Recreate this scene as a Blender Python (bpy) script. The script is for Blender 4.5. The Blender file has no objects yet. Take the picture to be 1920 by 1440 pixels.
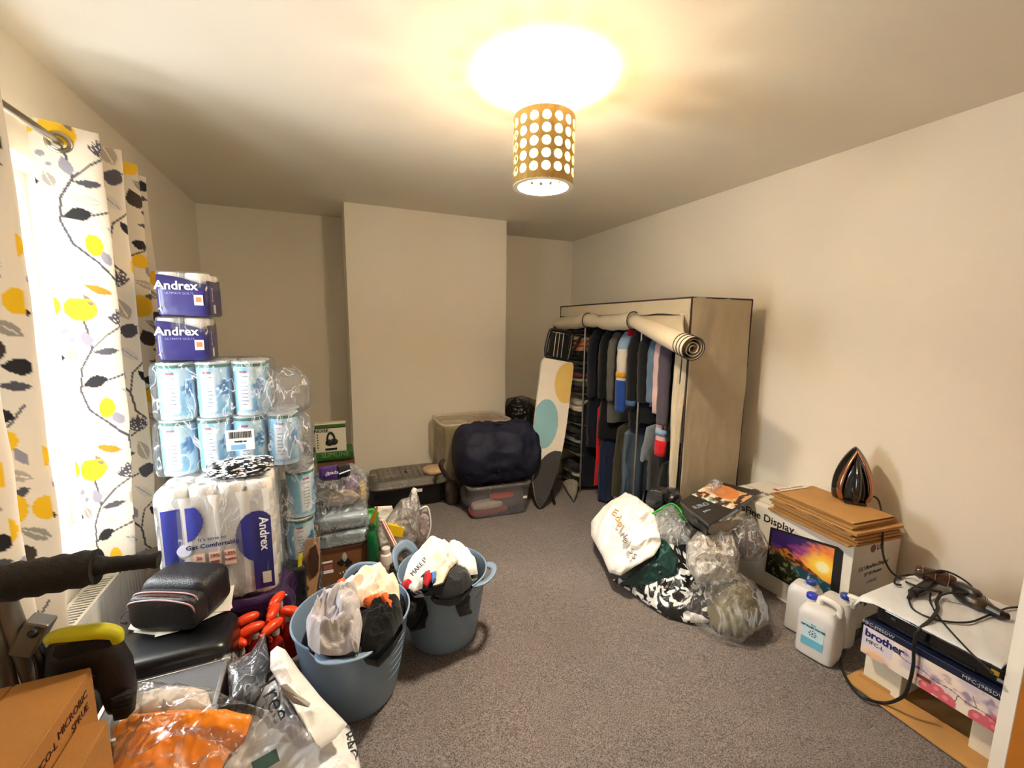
import bpy, math, random
import numpy as np
from mathutils import Vector, Matrix

# ------------------------------------------------------------------ camera, world, exposure
S = bpy.context.scene
COL = S.collection
F_PX, YAW, PITCH, ROLL, CAMH = 793.138, 0.409373, 0.137792, 0.0115, 1.6
_f = np.array([math.sin(YAW)*math.cos(PITCH), math.cos(YAW)*math.cos(PITCH), -math.sin(PITCH)])
_r = np.array([math.cos(YAW), -math.sin(YAW), 0.0]); _u = np.cross(_r, _f)
CR = math.cos(ROLL)*_r + math.sin(ROLL)*_u
CU = -math.sin(ROLL)*_r + math.cos(ROLL)*_u
cam = bpy.data.cameras.new('camera'); camo = bpy.data.objects.new('camera', cam); COL.objects.link(camo)
cam.sensor_width = 36; cam.lens = F_PX*36/1920; cam.clip_start = 0.02; cam.clip_end = 200
camo.matrix_world = Matrix(((CR[0], CU[0], -_f[0], 0), (CR[1], CU[1], -_f[1], 0), (CR[2], CU[2], -_f[2], CAMH), (0, 0, 0, 1)))
S.camera = camo
S.cycles.transparent_max_bounces = 32
S.view_settings.view_transform = 'Standard'; S.view_settings.look = 'None'
S.view_settings.gamma = 1; S.view_settings.use_curve_mapping = False
S.view_settings.exposure = 1.06
W = bpy.data.worlds.new('world'); S.world = W; W.use_nodes = True
_bg = W.node_tree.nodes['Background']
_bg.inputs[0].default_value = (0.93, 0.97, 1.0, 1); _bg.inputs[1].default_value = 12.5
BULB_W = 150.0
BULB_COL = (1.0, 0.89, 0.71)

XL, XR, YB, YC, C1, C2, H = -1.0417, 2.8868, 4.7833, 4.1610, 0.1778, 1.7257, 2.6543
YF = -0.55
# window opening in the left wall
WY0, WY1, WZ0, WZ1 = 1.05, 2.62, 0.60, 2.225

def ray(u, v): return _f + CR*(u-960)/F_PX + CU*(720-v)/F_PX
def PZ(u, v, z=0.0):
    d = ray(u, v); t = (z-CAMH)/d[2]; return Vector((d[0]*t, d[1]*t, z))
def PY(u, v, y):
    d = ray(u, v); t = y/d[1]; return Vector((d[0]*t, y, CAMH+d[2]*t))
def PX(u, v, x):
    d = ray(u, v); t = x/d[0]; return Vector((x, d[1]*t, CAMH+d[2]*t))

# ------------------------------------------------------------------ helpers: colour, noise
def hx(s):
    s = s.lstrip('#'); c = [int(s[i:i+2], 16)/255 for i in (0, 2, 4)]
    return tuple(x/12.92 if x <= .04045 else ((x+.055)/1.055)**2.4 for x in c)
def _h(i, j, k, s):
    n = (i*374761393 + j*668265263 + k*1274126177 + s*1442695041) & 0x7fffffff
    n = ((n ^ (n >> 13))*1274126177) & 0x7fffffff
    return ((n ^ (n >> 16)) & 0xffffff)/float(0xffffff)
def vn(p, s=0):
    p = np.asarray(p, float); q = np.floor(p).astype(np.int64); f = p-q; f = f*f*(3-2*f)
    r = 0
    for a in (0, 1):
        for b in (0, 1):
            for c in (0, 1):
                w = (f[..., 0] if a else 1-f[..., 0])*(f[..., 1] if b else 1-f[..., 1])*(f[..., 2] if c else 1-f[..., 2])
                r = r+w*_h(q[..., 0]+a, q[..., 1]+b, q[..., 2]+c, s)
    return r
def fbm(p, s=0, o=3):
    p = np.asarray(p, float); return sum(vn(p*2**i+i*7.3, s+i)*.5**i for i in range(o))/(2-.5**(o-1))
def ridge(p, s=0, o=3):
    p = np.asarray(p, float); return sum((1-abs(2*vn(p*2**i+i*3.1, s+i)-1))*.5**i for i in range(o))/(2-.5**(o-1))

# ------------------------------------------------------------------ helpers: mesh
def rotz(a):
    c, s = math.cos(a), math.sin(a); return np.array([[c, -s, 0], [s, c, 0], [0, 0, 1.]])
def roty(a):
    c, s = math.cos(a), math.sin(a); return np.array([[c, 0, s], [0, 1, 0], [-s, 0, c]])
def rotx(a):
    c, s = math.cos(a), math.sin(a); return np.array([[1, 0, 0], [0, c, -s], [0, s, c]])
class M:
    def __init__(s): s.v = []; s.f = []; s.mi = []; s.n = 0
    def add(s, v, f, m=0, R=None, t=(0, 0, 0)):
        v = np.asarray(v, float).reshape(-1, 3)
        if R is not None: v = v@np.asarray(R).T
        v = v+np.array(t); s.v.append(v)
        for q in f: s.f.append(tuple(int(i)+s.n for i in q)); s.mi.append(m)
        s.n += len(v); return s
    def box(s, c, d, R=None, m=0, taper=1.0):
        x, y, z = d[0]/2, d[1]/2, d[2]/2; k = taper
        v = [(-x*k, -y*k, -z), (x*k, -y*k, -z), (x*k, y*k, -z), (-x*k, y*k, -z), (-x, -y, z), (x, -y, z), (x, y, z), (-x, y, z)]
        return s.add(v, [(0, 3, 2, 1), (4, 5, 6, 7), (0, 1, 5, 4), (1, 2, 6, 5), (2, 3, 7, 6), (3, 0, 4, 7)], m, R, c)
    def prism(s, poly, z0, z1, m=0, R=None, t=(0, 0, 0)):
        n = len(poly); v = [(a, b, z0) for a, b in poly]+[(a, b, z1) for a, b in poly]
        f = [tuple(range(n))[::-1], tuple(range(n, 2*n))]+[(i, (i+1) % n, n+(i+1) % n, n+i) for i in range(n)]
        return s.add(v, f, m, R, t)
    def grid(s, P, m=0, closeu=False, closev=False, R=None, t=(0, 0, 0)):
        P = np.asarray(P, float); a, b = P.shape[:2]; f = []
        for i in range(a if closeu else a-1):
            for j in range(b if closev else b-1):
                i2, j2 = (i+1) % a, (j+1) % b
                f.append((i*b+j, i2*b+j, i2*b+j2, i*b+j2))
        return s.add(P.reshape(-1, 3), f, m, R, t)
    def lathe(s, prof, seg=32, m=0, R=None, t=(0, 0, 0), caps=True, fn=None):
        th = np.linspace(0, 2*math.pi, seg, endpoint=False)
        P = np.array([[(r*math.cos(a), r*math.sin(a), z) for r, z in prof] for a in th])
        if fn is not None: P = fn(P)
        b = len(prof); base = s.n
        s.grid(P, m, closeu=True, R=R, t=t)
        if caps:
            s.f.append(tuple(base+i*b for i in range(seg))[::-1]); s.mi.append(m)
            s.f.append(tuple(base+i*b+b-1 for i in range(seg))); s.mi.append(m)
        return s
    def tube(s, pts, r, seg=10, m=0, caps=True, flat=1.0):
        pts = [Vector(p) for p in pts]; n = len(pts); rs = r if hasattr(r, '__len__') else [r]*n
        T = [(pts[min(i+1, n-1)]-pts[max(i-1, 0)]).normalized() for i in range(n)]
        up = Vector((0, 0, 1)) if abs(T[0].z) < .9 else Vector((1, 0, 0))
        N = (up-T[0]*up.dot(T[0])).normalized(); P = []
        for i in range(n):
            N = (N-T[i]*N.dot(T[i])).normalized(); B = T[i].cross(N)
            P.append([pts[i]+(N*math.cos(a)*flat+B*math.sin(a))*rs[i] for a in np.linspace(0, 2*math.pi, seg, endpoint=False)])
        base = s.n; s.grid(np.array([[tuple(q) for q in row] for row in P]), m, closev=True)
        if caps:
            s.f.append(tuple(base+j for j in range(seg))); s.mi.append(m)
            s.f.append(tuple(base+(n-1)*seg+j for j in range(seg))[::-1]); s.mi.append(m)
        return s
    def blob(s, r, e=(1, 1), seg=(48, 32), fn=None, m=0, R=None, t=(0, 0, 0)):
        th = np.linspace(0, 2*math.pi, seg[0], endpoint=False); ph = np.linspace(-math.pi/2, math.pi/2, seg[1])
        sg = lambda x, k: np.sign(x)*abs(x)**k
        Th, Ph = np.meshgrid(th, ph, indexing='ij')
        P = np.stack([sg(np.cos(Ph), e[1])*sg(np.cos(Th), e[0])*r[0], sg(np.cos(Ph), e[1])*sg(np.sin(Th), e[0])*r[1], sg(np.sin(Ph), e[1])*r[2]], -1)
        if fn is not None: P = fn(P)
        return s.grid(P, m, closeu=True, R=R, t=t)
def spline(pts, n=8):
    pts = [Vector(p) for p in pts]; out = []
    for i in range(len(pts)-1):
        a, b = pts[i], pts[i+1]; p = pts[i-1] if i else a*2-b; c = pts[i+2] if i+2 < len(pts) else b*2-a
        for k in range(n):
            t = k/n; out.append(0.5*((2*a)+(b-p)*t+(2*p-5*a+4*b-c)*t*t+(3*a-p-3*b+c)*t**3))
    return out+[pts[-1]]
def obj(name, m, mats, parent=None, smooth=False, bevel=0, solid=0, sub=0, loc=None, rot=None, off=0):
    me = bpy.data.meshes.new(name)
    V = np.concatenate(m.v) if m.v else np.zeros((0, 3))
    me.from_pydata(V.tolist(), [], m.f)
    mats = mats if isinstance(mats, (list, tuple)) else [mats]
    for x in mats: me.materials.append(x)
    if any(m.mi): me.polygons.foreach_set('material_index', m.mi)
    me.validate()
    if smooth: me.polygons.foreach_set('use_smooth', [True]*len(me.polygons))
    me.update()
    o = bpy.data.objects.new(name, me); COL.objects.link(o)
    if parent: o.parent = parent
    if loc is not None: o.location = loc
    if rot is not None: o.rotation_euler = rot
    if solid: d = o.modifiers.new('s', 'SOLIDIFY'); d.thickness = solid; d.offset = off
    if bevel: d = o.modifiers.new('b', 'BEVEL'); d.width = bevel; d.segments = 2; d.limit_method = 'ANGLE'
    if sub: d = o.modifiers.new('u', 'SUBSURF'); d.levels = sub; d.render_levels = sub
    if smooth == 2:
        me.polygons.foreach_set('use_smooth', [True]*len(me.polygons))
        me.set_sharp_from_angle(angle=math.radians(35))
    return o
def tag(o, label=None, cat=None, group=None, kind=None):
    if label: o['label'] = label
    if cat: o['category'] = cat
    if group: o['group'] = group
    if kind: o['kind'] = kind
    return o
def thing(name, label, cat, loc=(0, 0, 0), rz=0, group=None):
    o = bpy.data.objects.new(name, None); COL.objects.link(o); o.empty_display_size = .05
    o.location = loc; o.rotation_euler = (0, 0, rz); return tag(o, label, cat, group)
def struct(name, m, mat, **k): return tag(obj(name, m, mat, **k), kind='structure')
def copytree(o, parent=None):
    c = o.copy(); COL.objects.link(c)
    if parent: c.parent = parent
    for ch in o.children: copytree(ch, c)
    return c
def text(body, size, mat, parent, loc, R, ext=.0006, bold=0, name='lettering', align='CENTER', sx=1.0, space=1.0):
    """flat lettering as a mesh; R = 3x3 whose columns are text-right, text-up, outward"""
    cu = bpy.data.curves.new(name, 'FONT'); cu.body = body; cu.size = size; cu.align_x = align; cu.align_y = 'CENTER'
    cu.extrude = ext; cu.offset = bold; cu.resolution_u = 2; cu.space_character = space
    t = bpy.data.objects.new('tmp', cu); COL.objects.link(t)
    me = bpy.data.meshes.new_from_object(t.evaluated_get(bpy.context.evaluated_depsgraph_get()))
    bpy.data.objects.remove(t); bpy.data.curves.remove(cu)
    me.name = name; me.materials.clear(); me.materials.append(mat)
    o = bpy.data.objects.new(name, me); COL.objects.link(o); o.parent = parent
    A = np.asarray(R, float)
    m = Matrix([[A[0][0]*sx, A[0][1], A[0][2], loc[0]], [A[1][0]*sx, A[1][1], A[1][2], loc[1]], [A[2][0]*sx, A[2][1], A[2][2], loc[2]], [0, 0, 0, 1]])
    o.matrix_local = m; return o
# orientation of flat print: text-right, text-up, outward as columns
def basis(r, u):
    r = np.array(r, float); r /= np.linalg.norm(r); u = np.array(u, float); u -= r*(u@r); u /= np.linalg.norm(u)
    return np.stack([r, u, np.cross(r, u)], 1)
FRONT = basis((1, 0, 0), (0, 0, 1))       # faces -y
SIDEX = basis((0, -1, 0), (0, 0, 1))      # faces -x
def paint(o, colfn):
    """flat print: point colour attribute from a function of the local vertex positions"""
    me = o.data; n = len(me.vertices); a = np.empty(n*3); me.vertices.foreach_get('co', a)
    c = np.ones((n, 4)); c[:, :3] = colfn(a.reshape(-1, 3))
    at = me.color_attributes.new('Col', 'FLOAT_COLOR', 'POINT'); at.data.foreach_set('color', c.ravel())
def mix(base, col, mask):
    mask = np.asarray(mask, float)[..., None]; return base*(1-mask)+np.array(col)*mask
def ell(x, y, cx, cy, a, b, rot=0):
    c, s = math.cos(rot), math.sin(rot); dx, dy = x-cx, y-cy
    return ((dx*c+dy*s)/a)**2+((-dx*s+dy*c)/b)**2 < 1

# ------------------------------------------------------------------ helpers: materials
_mc = {}
def mat(name, col, rough=.6, metal=0, bump=0, bscale=60, var=.06, vscale=8, trans=0, sheen=0, coat=0, spec=.5, sss=0, vc=False, alpha=1, weave=False):
    if name in _mc: return _mc[name]
    m = bpy.data.materials.new(name); m.use_nodes = True; nt = m.node_tree; N = nt.nodes; L = nt.links
    b = N['Principled BSDF']; col = hx(col) if isinstance(col, str) else col
    b.inputs['Roughness'].default_value = rough; b.inputs['Metallic'].default_value = metal
    b.inputs['Transmission Weight'].default_value = trans; b.inputs['Sheen Weight'].default_value = sheen
    b.inputs['Coat Weight'].default_value = coat; b.inputs['Specular IOR Level'].default_value = spec
    b.inputs['Alpha'].default_value = alpha
    if sss: b.inputs['Subsurface Weight'].default_value = sss; b.inputs['Subsurface Radius'].default_value = (.02, .02, .02)
    tc = N.new('ShaderNodeTexCoord'); nz = N.new('ShaderNodeTexNoise'); nz.inputs['Scale'].default_value = vscale; nz.inputs['Detail'].default_value = 4
    L.new(tc.outputs['Object'], nz.inputs['Vector'])
    mx = N.new('ShaderNodeMix'); mx.data_type = 'RGBA'; mx.blend_type = 'MULTIPLY'; mx.inputs['Factor'].default_value = 1
    rp = N.new('ShaderNodeMapRange'); rp.inputs['From Min'].default_value = .3; rp.inputs['From Max'].default_value = .7
    rp.inputs['To Min'].default_value = 1-var; rp.inputs['To Max'].default_value = 1+var*.5
    L.new(nz.outputs['Fac'], rp.inputs['Value']); L.new(rp.outputs['Result'], mx.inputs['B'])
    if vc:
        at = N.new('ShaderNodeAttribute'); at.attribute_name = 'Col'; L.new(at.outputs['Color'], mx.inputs['A'])
    else: mx.inputs['A'].default_value = (*col, 1)
    L.new(mx.outputs['Result'], b.inputs['Base Color'])
    if bump:
        n2 = N.new('ShaderNodeTexNoise'); n2.inputs['Scale'].default_value = bscale; n2.inputs['Detail'].default_value = 5
        L.new(tc.outputs['Object'], n2.inputs['Vector'])
        bp = N.new('ShaderNodeBump'); bp.inputs['Strength'].default_value = min(1, bump); bp.inputs['Distance'].default_value = .01
        L.new(n2.outputs['Fac'], bp.inputs['Height']); L.new(bp.outputs['Normal'], b.inputs['Normal'])
    _mc[name] = m; return m
def film(name, tint='#f4f4f4', haze=.12, streak=.5, scale=14, rough=.12, milk=None):
    """thin clear plastic film: see-through, glossy, with crease highlights painted white"""
    if name in _mc: return _mc[name]
    m = bpy.data.materials.new(name); m.use_nodes = True; nt = m.node_tree; N = nt.nodes; L = nt.links; N.clear()
    out = N.new('ShaderNodeOutputMaterial'); tr = N.new('ShaderNodeBsdfTransparent'); tr.inputs[0].default_value = (*hx(tint), 1)
    pr = N.new('ShaderNodeBsdfPrincipled'); pr.inputs['Base Color'].default_value = (*hx(milk or '#e6e6e8'), 1); pr.inputs['Roughness'].default_value = .35
    gl = N.new('ShaderNodeBsdfGlossy'); gl.inputs['Roughness'].default_value = rough
    tc = N.new('ShaderNodeTexCoord'); nz = N.new('ShaderNodeTexNoise'); nz.inputs['Scale'].default_value = scale; nz.inputs['Detail'].default_value = 6; nz.inputs['Distortion'].default_value = 1.2
    mp = N.new('ShaderNodeMapping'); mp.inputs['Scale'].default_value = (1, 1, .45)
    L.new(tc.outputs['Object'], mp.inputs[0]); L.new(mp.outputs[0], nz.inputs['Vector'])
    ab = N.new('ShaderNodeMath'); ab.operation = 'SUBTRACT'; ab.inputs[1].default_value = .5; L.new(nz.outputs['Fac'], ab.inputs[0])
    a2 = N.new('ShaderNodeMath'); a2.operation = 'ABSOLUTE'; L.new(ab.outputs[0], a2.inputs[0])
    mr = N.new('ShaderNodeMapRange'); mr.inputs['From Min'].default_value = 0; mr.inputs['From Max'].default_value = .022
    mr.inputs['To Min'].default_value = streak; mr.inputs['To Max'].default_value = haze; L.new(a2.outputs[0], mr.inputs['Value'])  # streak paints highlights along the creases as opaque white
    bp = N.new('ShaderNodeBump'); bp.inputs['Strength'].default_value = .9; bp.inputs['Distance'].default_value = .02
    L.new(nz.outputs['Fac'], bp.inputs['Height']); L.new(bp.outputs['Normal'], gl.inputs['Normal']); L.new(bp.outputs['Normal'], pr.inputs['Normal'])
    m1 = N.new('ShaderNodeMixShader'); L.new(mr.outputs['Result'], m1.inputs[0]); L.new(tr.outputs[0], m1.inputs[1]); L.new(pr.outputs[0], m1.inputs[2])
    fr = N.new('ShaderNodeLayerWeight'); fr.inputs['Blend'].default_value = .25; L.new(bp.outputs['Normal'], fr.inputs['Normal'])
    f2 = N.new('ShaderNodeMath'); f2.operation = 'MULTIPLY'; f2.inputs[1].default_value = .5; L.new(fr.outputs['Fresnel'], f2.inputs[0])
    m2 = N.new('ShaderNodeMixShader'); L.new(f2.outputs[0], m2.inputs[0]); L.new(m1.outputs[0], m2.inputs[1]); L.new(gl.outputs[0], m2.inputs[2])
    L.new(m2.outputs[0], out.inputs[0]); _mc[name] = m; return m
def emis(name, col, st):
    m = bpy.data.materials.new(name); m.use_nodes = True; b = m.node_tree.nodes['Principled BSDF']
    b.inputs['Emission Color'].default_value = (*col, 1); b.inputs['Emission Strength'].default_value = st; return m
BLACK = mat('black_print', '#141414', .5, var=.1); NAVYP = mat('navy_print', '#20225e', .4); WHITEP = mat('white_print', '#f2f0ec', .5, var=.02)
PRINT = mat('print', (1, 1, 1), .45, vc=True, var=.03); CARD = mat('cardboard', '#a9763a', .8, bump=.15, bscale=120, var=.12, vscale=5)
# ------------------------------------------------------------------ the room
WALL = mat('wall_paint', '#efe6d5', .75, bump=.06, bscale=180, var=.02, vscale=2)
CEIL = mat('ceiling_paint', '#ebe2d0', .8, bump=.05, bscale=120, var=.02, vscale=1.5)
WHITE = mat('white_gloss', '#f1ece2', .35, var=.02)
def carpet_mat():
    m = bpy.data.materials.new('carpet'); m.use_nodes = True; nt = m.node_tree; N = nt.nodes; L = nt.links; b = N['Principled BSDF']
    b.inputs['Roughness'].default_value = .95; b.inputs['Sheen Weight'].default_value = .25; b.inputs['Specular IOR Level'].default_value = .1
    tc = N.new('ShaderNodeTexCoord')
    def nz(sc, det=3): 
        n = N.new('ShaderNodeTexNoise'); n.inputs['Scale'].default_value = sc; n.inputs['Detail'].default_value = det; L.new(tc.outputs['Object'], n.inputs['Vector']); return n
    a = nz(210, 3); c = nz(30, 5); d = nz(2.2, 3)
    r = N.new('ShaderNodeValToRGB'); e = r.color_ramp.elements; e[0].position = .33; e[0].color = (*hx('#3c3531'), 1); e[1].position = .67; e[1].color = (*hx('#918580'), 1)
    L.new(a.outputs['Fac'], r.inputs[0])
    mr = N.new('ShaderNodeMapRange'); mr.inputs['From Min'].default_value = .3; mr.inputs['From Max'].default_value = .7; mr.inputs['To Min'].default_value = .82; mr.inputs['To Max'].default_value = 1.12
    ad = N.new('ShaderNodeMath'); ad.operation = 'ADD'; L.new(c.outputs['Fac'], ad.inputs[0]); L.new(d.outputs['Fac'], ad.inputs[1])
    hf = N.new('ShaderNodeMath'); hf.operation = 'MULTIPLY'; hf.inputs[1].default_value = .5; L.new(ad.outputs[0], hf.inputs[0]); L.new(hf.outputs[0], mr.inputs['Value'])
    mx = N.new('ShaderNodeMix'); mx.data_type = 'RGBA'; mx.blend_type = 'MULTIPLY'; mx.inputs['Factor'].default_value = 1
    L.new(r.outputs[0], mx.inputs['A']); L.new(mr.outputs['Result'], mx.inputs['B']); L.new(mx.outputs['Result'], b.inputs['Base Color'])
    bp = N.new('ShaderNodeBump'); bp.inputs['Strength'].default_value = .8; bp.inputs['Distance'].default_value = .008
    L.new(a.outputs['Fac'], bp.inputs['Height']); L.new(bp.outputs['Normal'], b.inputs['Normal']); return m
T = .22
fm = M()
nx, ny = 160, 220
gx, gy = np.meshgrid(np.linspace(XL-.01, XR+.01, nx), np.linspace(YF-.01, YB+.01, ny), indexing='ij')
fm.grid(np.stack([gx, gy, (fbm(np.stack([gx*9, gy*9, gx*0], -1), 3)-.5)*.006-.003], -1))
struct('floor', fm, carpet_mat(), smooth=True)
struct('ceiling', M().box(((XL+XR)/2, (YF+YB)/2, H+.05), (XR-XL+2*T, YB-YF+2*T, .1)), CEIL)
m = M()
m.box((XL-T/2, (YF+WY0)/2, H/2), (T, WY0-YF, H)); m.box((XL-T/2, (WY1+YB)/2, H/2), (T, YB-WY1, H))
m.box((XL-T/2, (WY0+WY1)/2, WZ0/2), (T, WY1-WY0, WZ0)); m.box((XL-T/2, (WY0+WY1)/2, (WZ1+H)/2), (T, WY1-WY0, H-WZ1))
struct('wall_left', m, WALL)
struct('wall_back', M().box(((XL+XR)/2, YB+T/2, H/2), (XR-XL+2*T, T, H)), WALL)
struct('wall_right', M().box((XR+T/2, (YF+YB)/2, H/2), (T, YB-YF, H)), WALL)
struct('wall_front', M().box(((XL+XR)/2, YF-T/2, H/2), (XR-XL+2*T, T, H)), WALL)
struct('wall_chimney', M().box(((C1+C2)/2, (YC+YB)/2, H/2), (C2-C1, YB-YC, H)), WALL)
def skirt(name, x0, y0, x1, y1, nx_, ny_):
    L_ = math.hypot(x1-x0, y1-y0); a = math.atan2(y1-y0, x1-x0); m = M()
    prof = [(0, 0), (.016, 0), (.016, .115), (.010, .128), (.006, .14), (0, .14)]
    n = np.array([nx_, ny_]); v = []
    for (px, py) in ((x0, y0), (x1, y1)):
        for d, z in prof: v.append((px+n[0]*d, py+n[1]*d, z))
    k = len(prof); f = [(i, i+1, k+i+1, k+i) for i in range(k-1)]+[tuple(range(k))[::-1], tuple(range(k, 2*k))]
    m.add(v, f); struct(name, m, WHITE)
skirt('baseboard_left', XL, YF, XL, YB, 1, 0); skirt('baseboard_back', XL, YB, C1, YB, 0, -1); skirt('baseboard_back', C2, YB, XR, YB, 0, -1)
skirt('baseboard_chimney', C1, YC, C2, YC, 0, -1); skirt('baseboard_chimney', C1, YB, C1, YC, -1, 0); skirt('baseboard_right', XR, YF, XR, YB, -1, 0)

# window: white frame, two sashes with panes, sill
wx = XL-.17
m = M(); yc, zc = (WY0+WY1)/2, (WZ0+WZ1)/2; ww, wh = WY1-WY0, WZ1-WZ0
for z in (WZ0+.03, WZ1-.03): m.box((wx, yc, z), (.07, ww, .06))
for y in (WY0+.03, WY1-.03, yc): m.box((wx, y, zc), (.07, .06, wh-.12))
wf = struct('window_1', m, WHITE, bevel=.004)
for k, (a, b) in enumerate(((WY0+.06, yc-.03), (yc+.03, WY1-.06))):
    g = M().box((wx-.005, (a+b)/2, zc), (.004, b-a-.06, wh-.18))
    s_ = M(); 
    for z in (WZ0+.085, WZ1-.085): s_.box((wx, (a+b)/2, z), (.045, b-a, .05))
    for y in (a+.025, b-.025): s_.box((wx, y, zc), (.045, .05, wh-.22))
    so = obj('sash', s_, WHITE, wf, bevel=.003)
    obj('pane', g, film('window_glass', '#fbfdff', 0, 0, 3, .02), so)
obj('window_sill', M().box((XL-.06, yc, WZ0+.012), (.26, ww-.002, .024)), WHITE, wf, bevel=.004)
po = bpy.data.lights.new('window_portal', 'AREA'); po.shape = 'RECTANGLE'; po.size = ww; po.size_y = wh
pob = bpy.data.objects.new('window_portal', po); COL.objects.link(pob); pob.location = (XL-T-.02, yc, zc)
pob.rotation_euler = (0, -math.pi/2, 0); po.cycles.is_portal = True

# open door at the right: white edge and orange painted face
e1, e2 = Vector((2.125, .5262, 0)), Vector((2.08, .4795, 0))
dd = Vector((.0467, -.045, 0)).normalized(); L_ = .72
m = M(); q = [e1, e2, e2+dd*L_, e1+dd*L_]
m.prism([(p.x, p.y) for p in q], .01, 1.98)
d1 = struct('door_1', m, [mat('door_orange', '#f5a040', .45, var=.04, bump=.03)], bevel=.001)
nn_ = Vector((dd.x, dd.y, 0))*-.0025
obj('door_edge', M().prism([(p.x, p.y) for p in (e1, e2, e2+nn_, e1+nn_)], .01, 1.98), WHITE, d1)
hm = M(); hp = e2+dd*.06+Vector((0, 0, 1.0)); 
hm.lathe([(.0, 0), (.026, 0), (.026, .006), (.01, .01), (.009, .04), (.0, .04)], 20, R=rotz(math.atan2(-.693, -.72))@roty(math.pi/2), t=hp)
nv = Vector((-.72, -.693, 0))*.04
hm.tube([hp+nv, hp+nv+dd*.11], .009, 10)
obj('door_handle', hm, mat('steel', '#8a8782', .25, 1), d1, smooth=2)

# ------------------------------------------------------------------ pendant lamp
LX, LY = .905, 1.766
lamp = thing('pendant_lamp', 'pendant ceiling light with a gold drum shade pierced by round holes', 'lamp', (LX, LY, H))
obj('ceiling_rose', M().lathe([(0, 0), (.052, 0), (.054, -.012), (.052, -.034), (.044, -.042), (.012, -.044), (.010, -.06), (0, -.06)][::-1], 40), mat('rose_white', '#efe6cf', .4), lamp, smooth=2)
obj('cord', M().tube([(0, 0, -.05), (0, 0, -.2)], .0035, 8), mat('white_cord', '#e9e4d6', .5), lamp)
ZT, ZBm, RO = -.165, -.445, .132
def pierced(R_, zt, zb, cols, rows, hr, seg=16, ztop=.012, zbot=.02, ph=0):
    m = M(); dz = (zt-zb-ztop-zbot)/rows; da = 2*math.pi/cols; P = lambda s, z: (R_*math.cos(s/R_), R_*math.sin(s/R_), z)
    w = R_*da/2; hh = dz/2
    for c in range(cols):
        s0 = c*2*w+ph*w
        for r in range(rows):
            z0 = zt-ztop-dz*(r+.5); inn = []; out = []
            for k in range(seg):
                a = 2*math.pi*(k+.5)/seg; ca, sa = math.cos(a), math.sin(a); inn.append(P(s0+hr*ca, z0+hr*sa))
                t = min(w/abs(ca) if abs(ca) > 1e-9 else 9, hh/abs(sa) if abs(sa) > 1e-9 else 9)
                ex, ez = ca*t, sa*t
                out.append(P(s0+ex, z0+ez))
            base = inn+out; F_ = [(k, seg+k, seg+(k+1) % seg, (k+1) % seg) for k in range(seg)]
            for k in range(seg):     # fill the cell corners
                a, b = 2*math.pi*(k+.5)/seg, 2*math.pi*(k+1.5)/seg
                for cx_, cz_ in ((w, hh), (-w, hh), (-w, -hh), (w, -hh)):
                    ac_ = math.atan2(cz_, cx_) % (2*math.pi)
                    if a < ac_ < b: base.append(P(s0+cx_, z0+cz_)); F_.append((seg+k, len(base)-1, seg+(k+1) % seg))
            m.add(base, F_)
        for (a, b) in ((zt, zt-ztop), (zb+zbot, zb)):
            m.grid([[P(s0-w, a), P(s0, a), P(s0+w, a)], [P(s0-w, b), P(s0, b), P(s0+w, b)]])
    return m
GOLD = mat('gold_card', '#c2a05a', .38, .35, var=.08)
sh = obj('lamp_shade', pierced(RO, ZT, ZBm, 16, 5, .0185, ztop=.016, zbot=.022), GOLD, lamp, solid=.003)
def translucent(name, col, tw=.5):
    m = bpy.data.materials.new(name); m.use_nodes = True; nt = m.node_tree; b = nt.nodes['Principled BSDF']
    b.inputs['Base Color'].default_value = (*col, 1); b.inputs['Roughness'].default_value = .6
    t = nt.nodes.new('ShaderNodeBsdfTranslucent'); t.inputs[0].default_value = (*col, 1)
    x = nt.nodes.new('ShaderNodeMixShader'); x.inputs[0].default_value = tw
    nt.links.new(b.outputs[0], x.inputs[1]); nt.links.new(t.outputs[0], x.inputs[2]); nt.links.new(x.outputs[0], nt.nodes['Material Output'].inputs[0]); return m
obj('inner_liner', pierced(RO*.86, ZT-.004, ZBm+.006, 16, 5, .0085, seg=12, ztop=.014, zbot=.02), translucent('liner_white', hx('#f8e8c4'), .75), sh, solid=.0015)
m = M()
m.lathe([(RO*.85, 0), (RO+.001, 0), (RO+.001, -.006), (RO*.85, -.006), (RO*.85, 0)], 48, t=(0, 0, ZBm+.003), caps=False)
obj('rim_ring', m, mat('rim_white', '#f6ead0', .5), sh, smooth=2)
m = M().lathe([(RO*.85, 0), (RO+.001, 0), (RO+.001, -.004), (RO*.85, -.004), (RO*.85, 0)], 48, t=(0, 0, ZT+.002), caps=False)
obj('rim_ring', m, mat('rim_white', '#f6ead0', .5), sh, smooth=2)
m = M(); 
for k in range(3): a = k*2.094; m.tube([(.02*math.cos(a), .02*math.sin(a), -.205), (RO*.9*math.cos(a), RO*.9*math.sin(a), -.175)], .002, 6)
m.lathe([(.0, 0), (.019, 0), (.019, -.05), (.015, -.055), (0, -.055)][::-1], 20, t=(0, 0, -.19))
obj('bulb_holder', m, mat('holder_white', '#ece6d8', .4), lamp, smooth=2)
BZ = -.325
bm = M().blob((.028, .028, .038), seg=(24, 16), t=(0, 0, BZ))
obj('light_bulb', bm, emis('bulb_glow', (1.0, .82, .55), 40), lamp, smooth=True)
pl = bpy.data.lights.new('bulb_light', 'POINT'); pl.energy = BULB_W; pl.color = BULB_COL; pl.shadow_soft_size = .085
plo = bpy.data.objects.new('bulb_light', pl); COL.objects.link(plo); plo.parent = lamp; plo.location = (0, 0, BZ)
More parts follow.
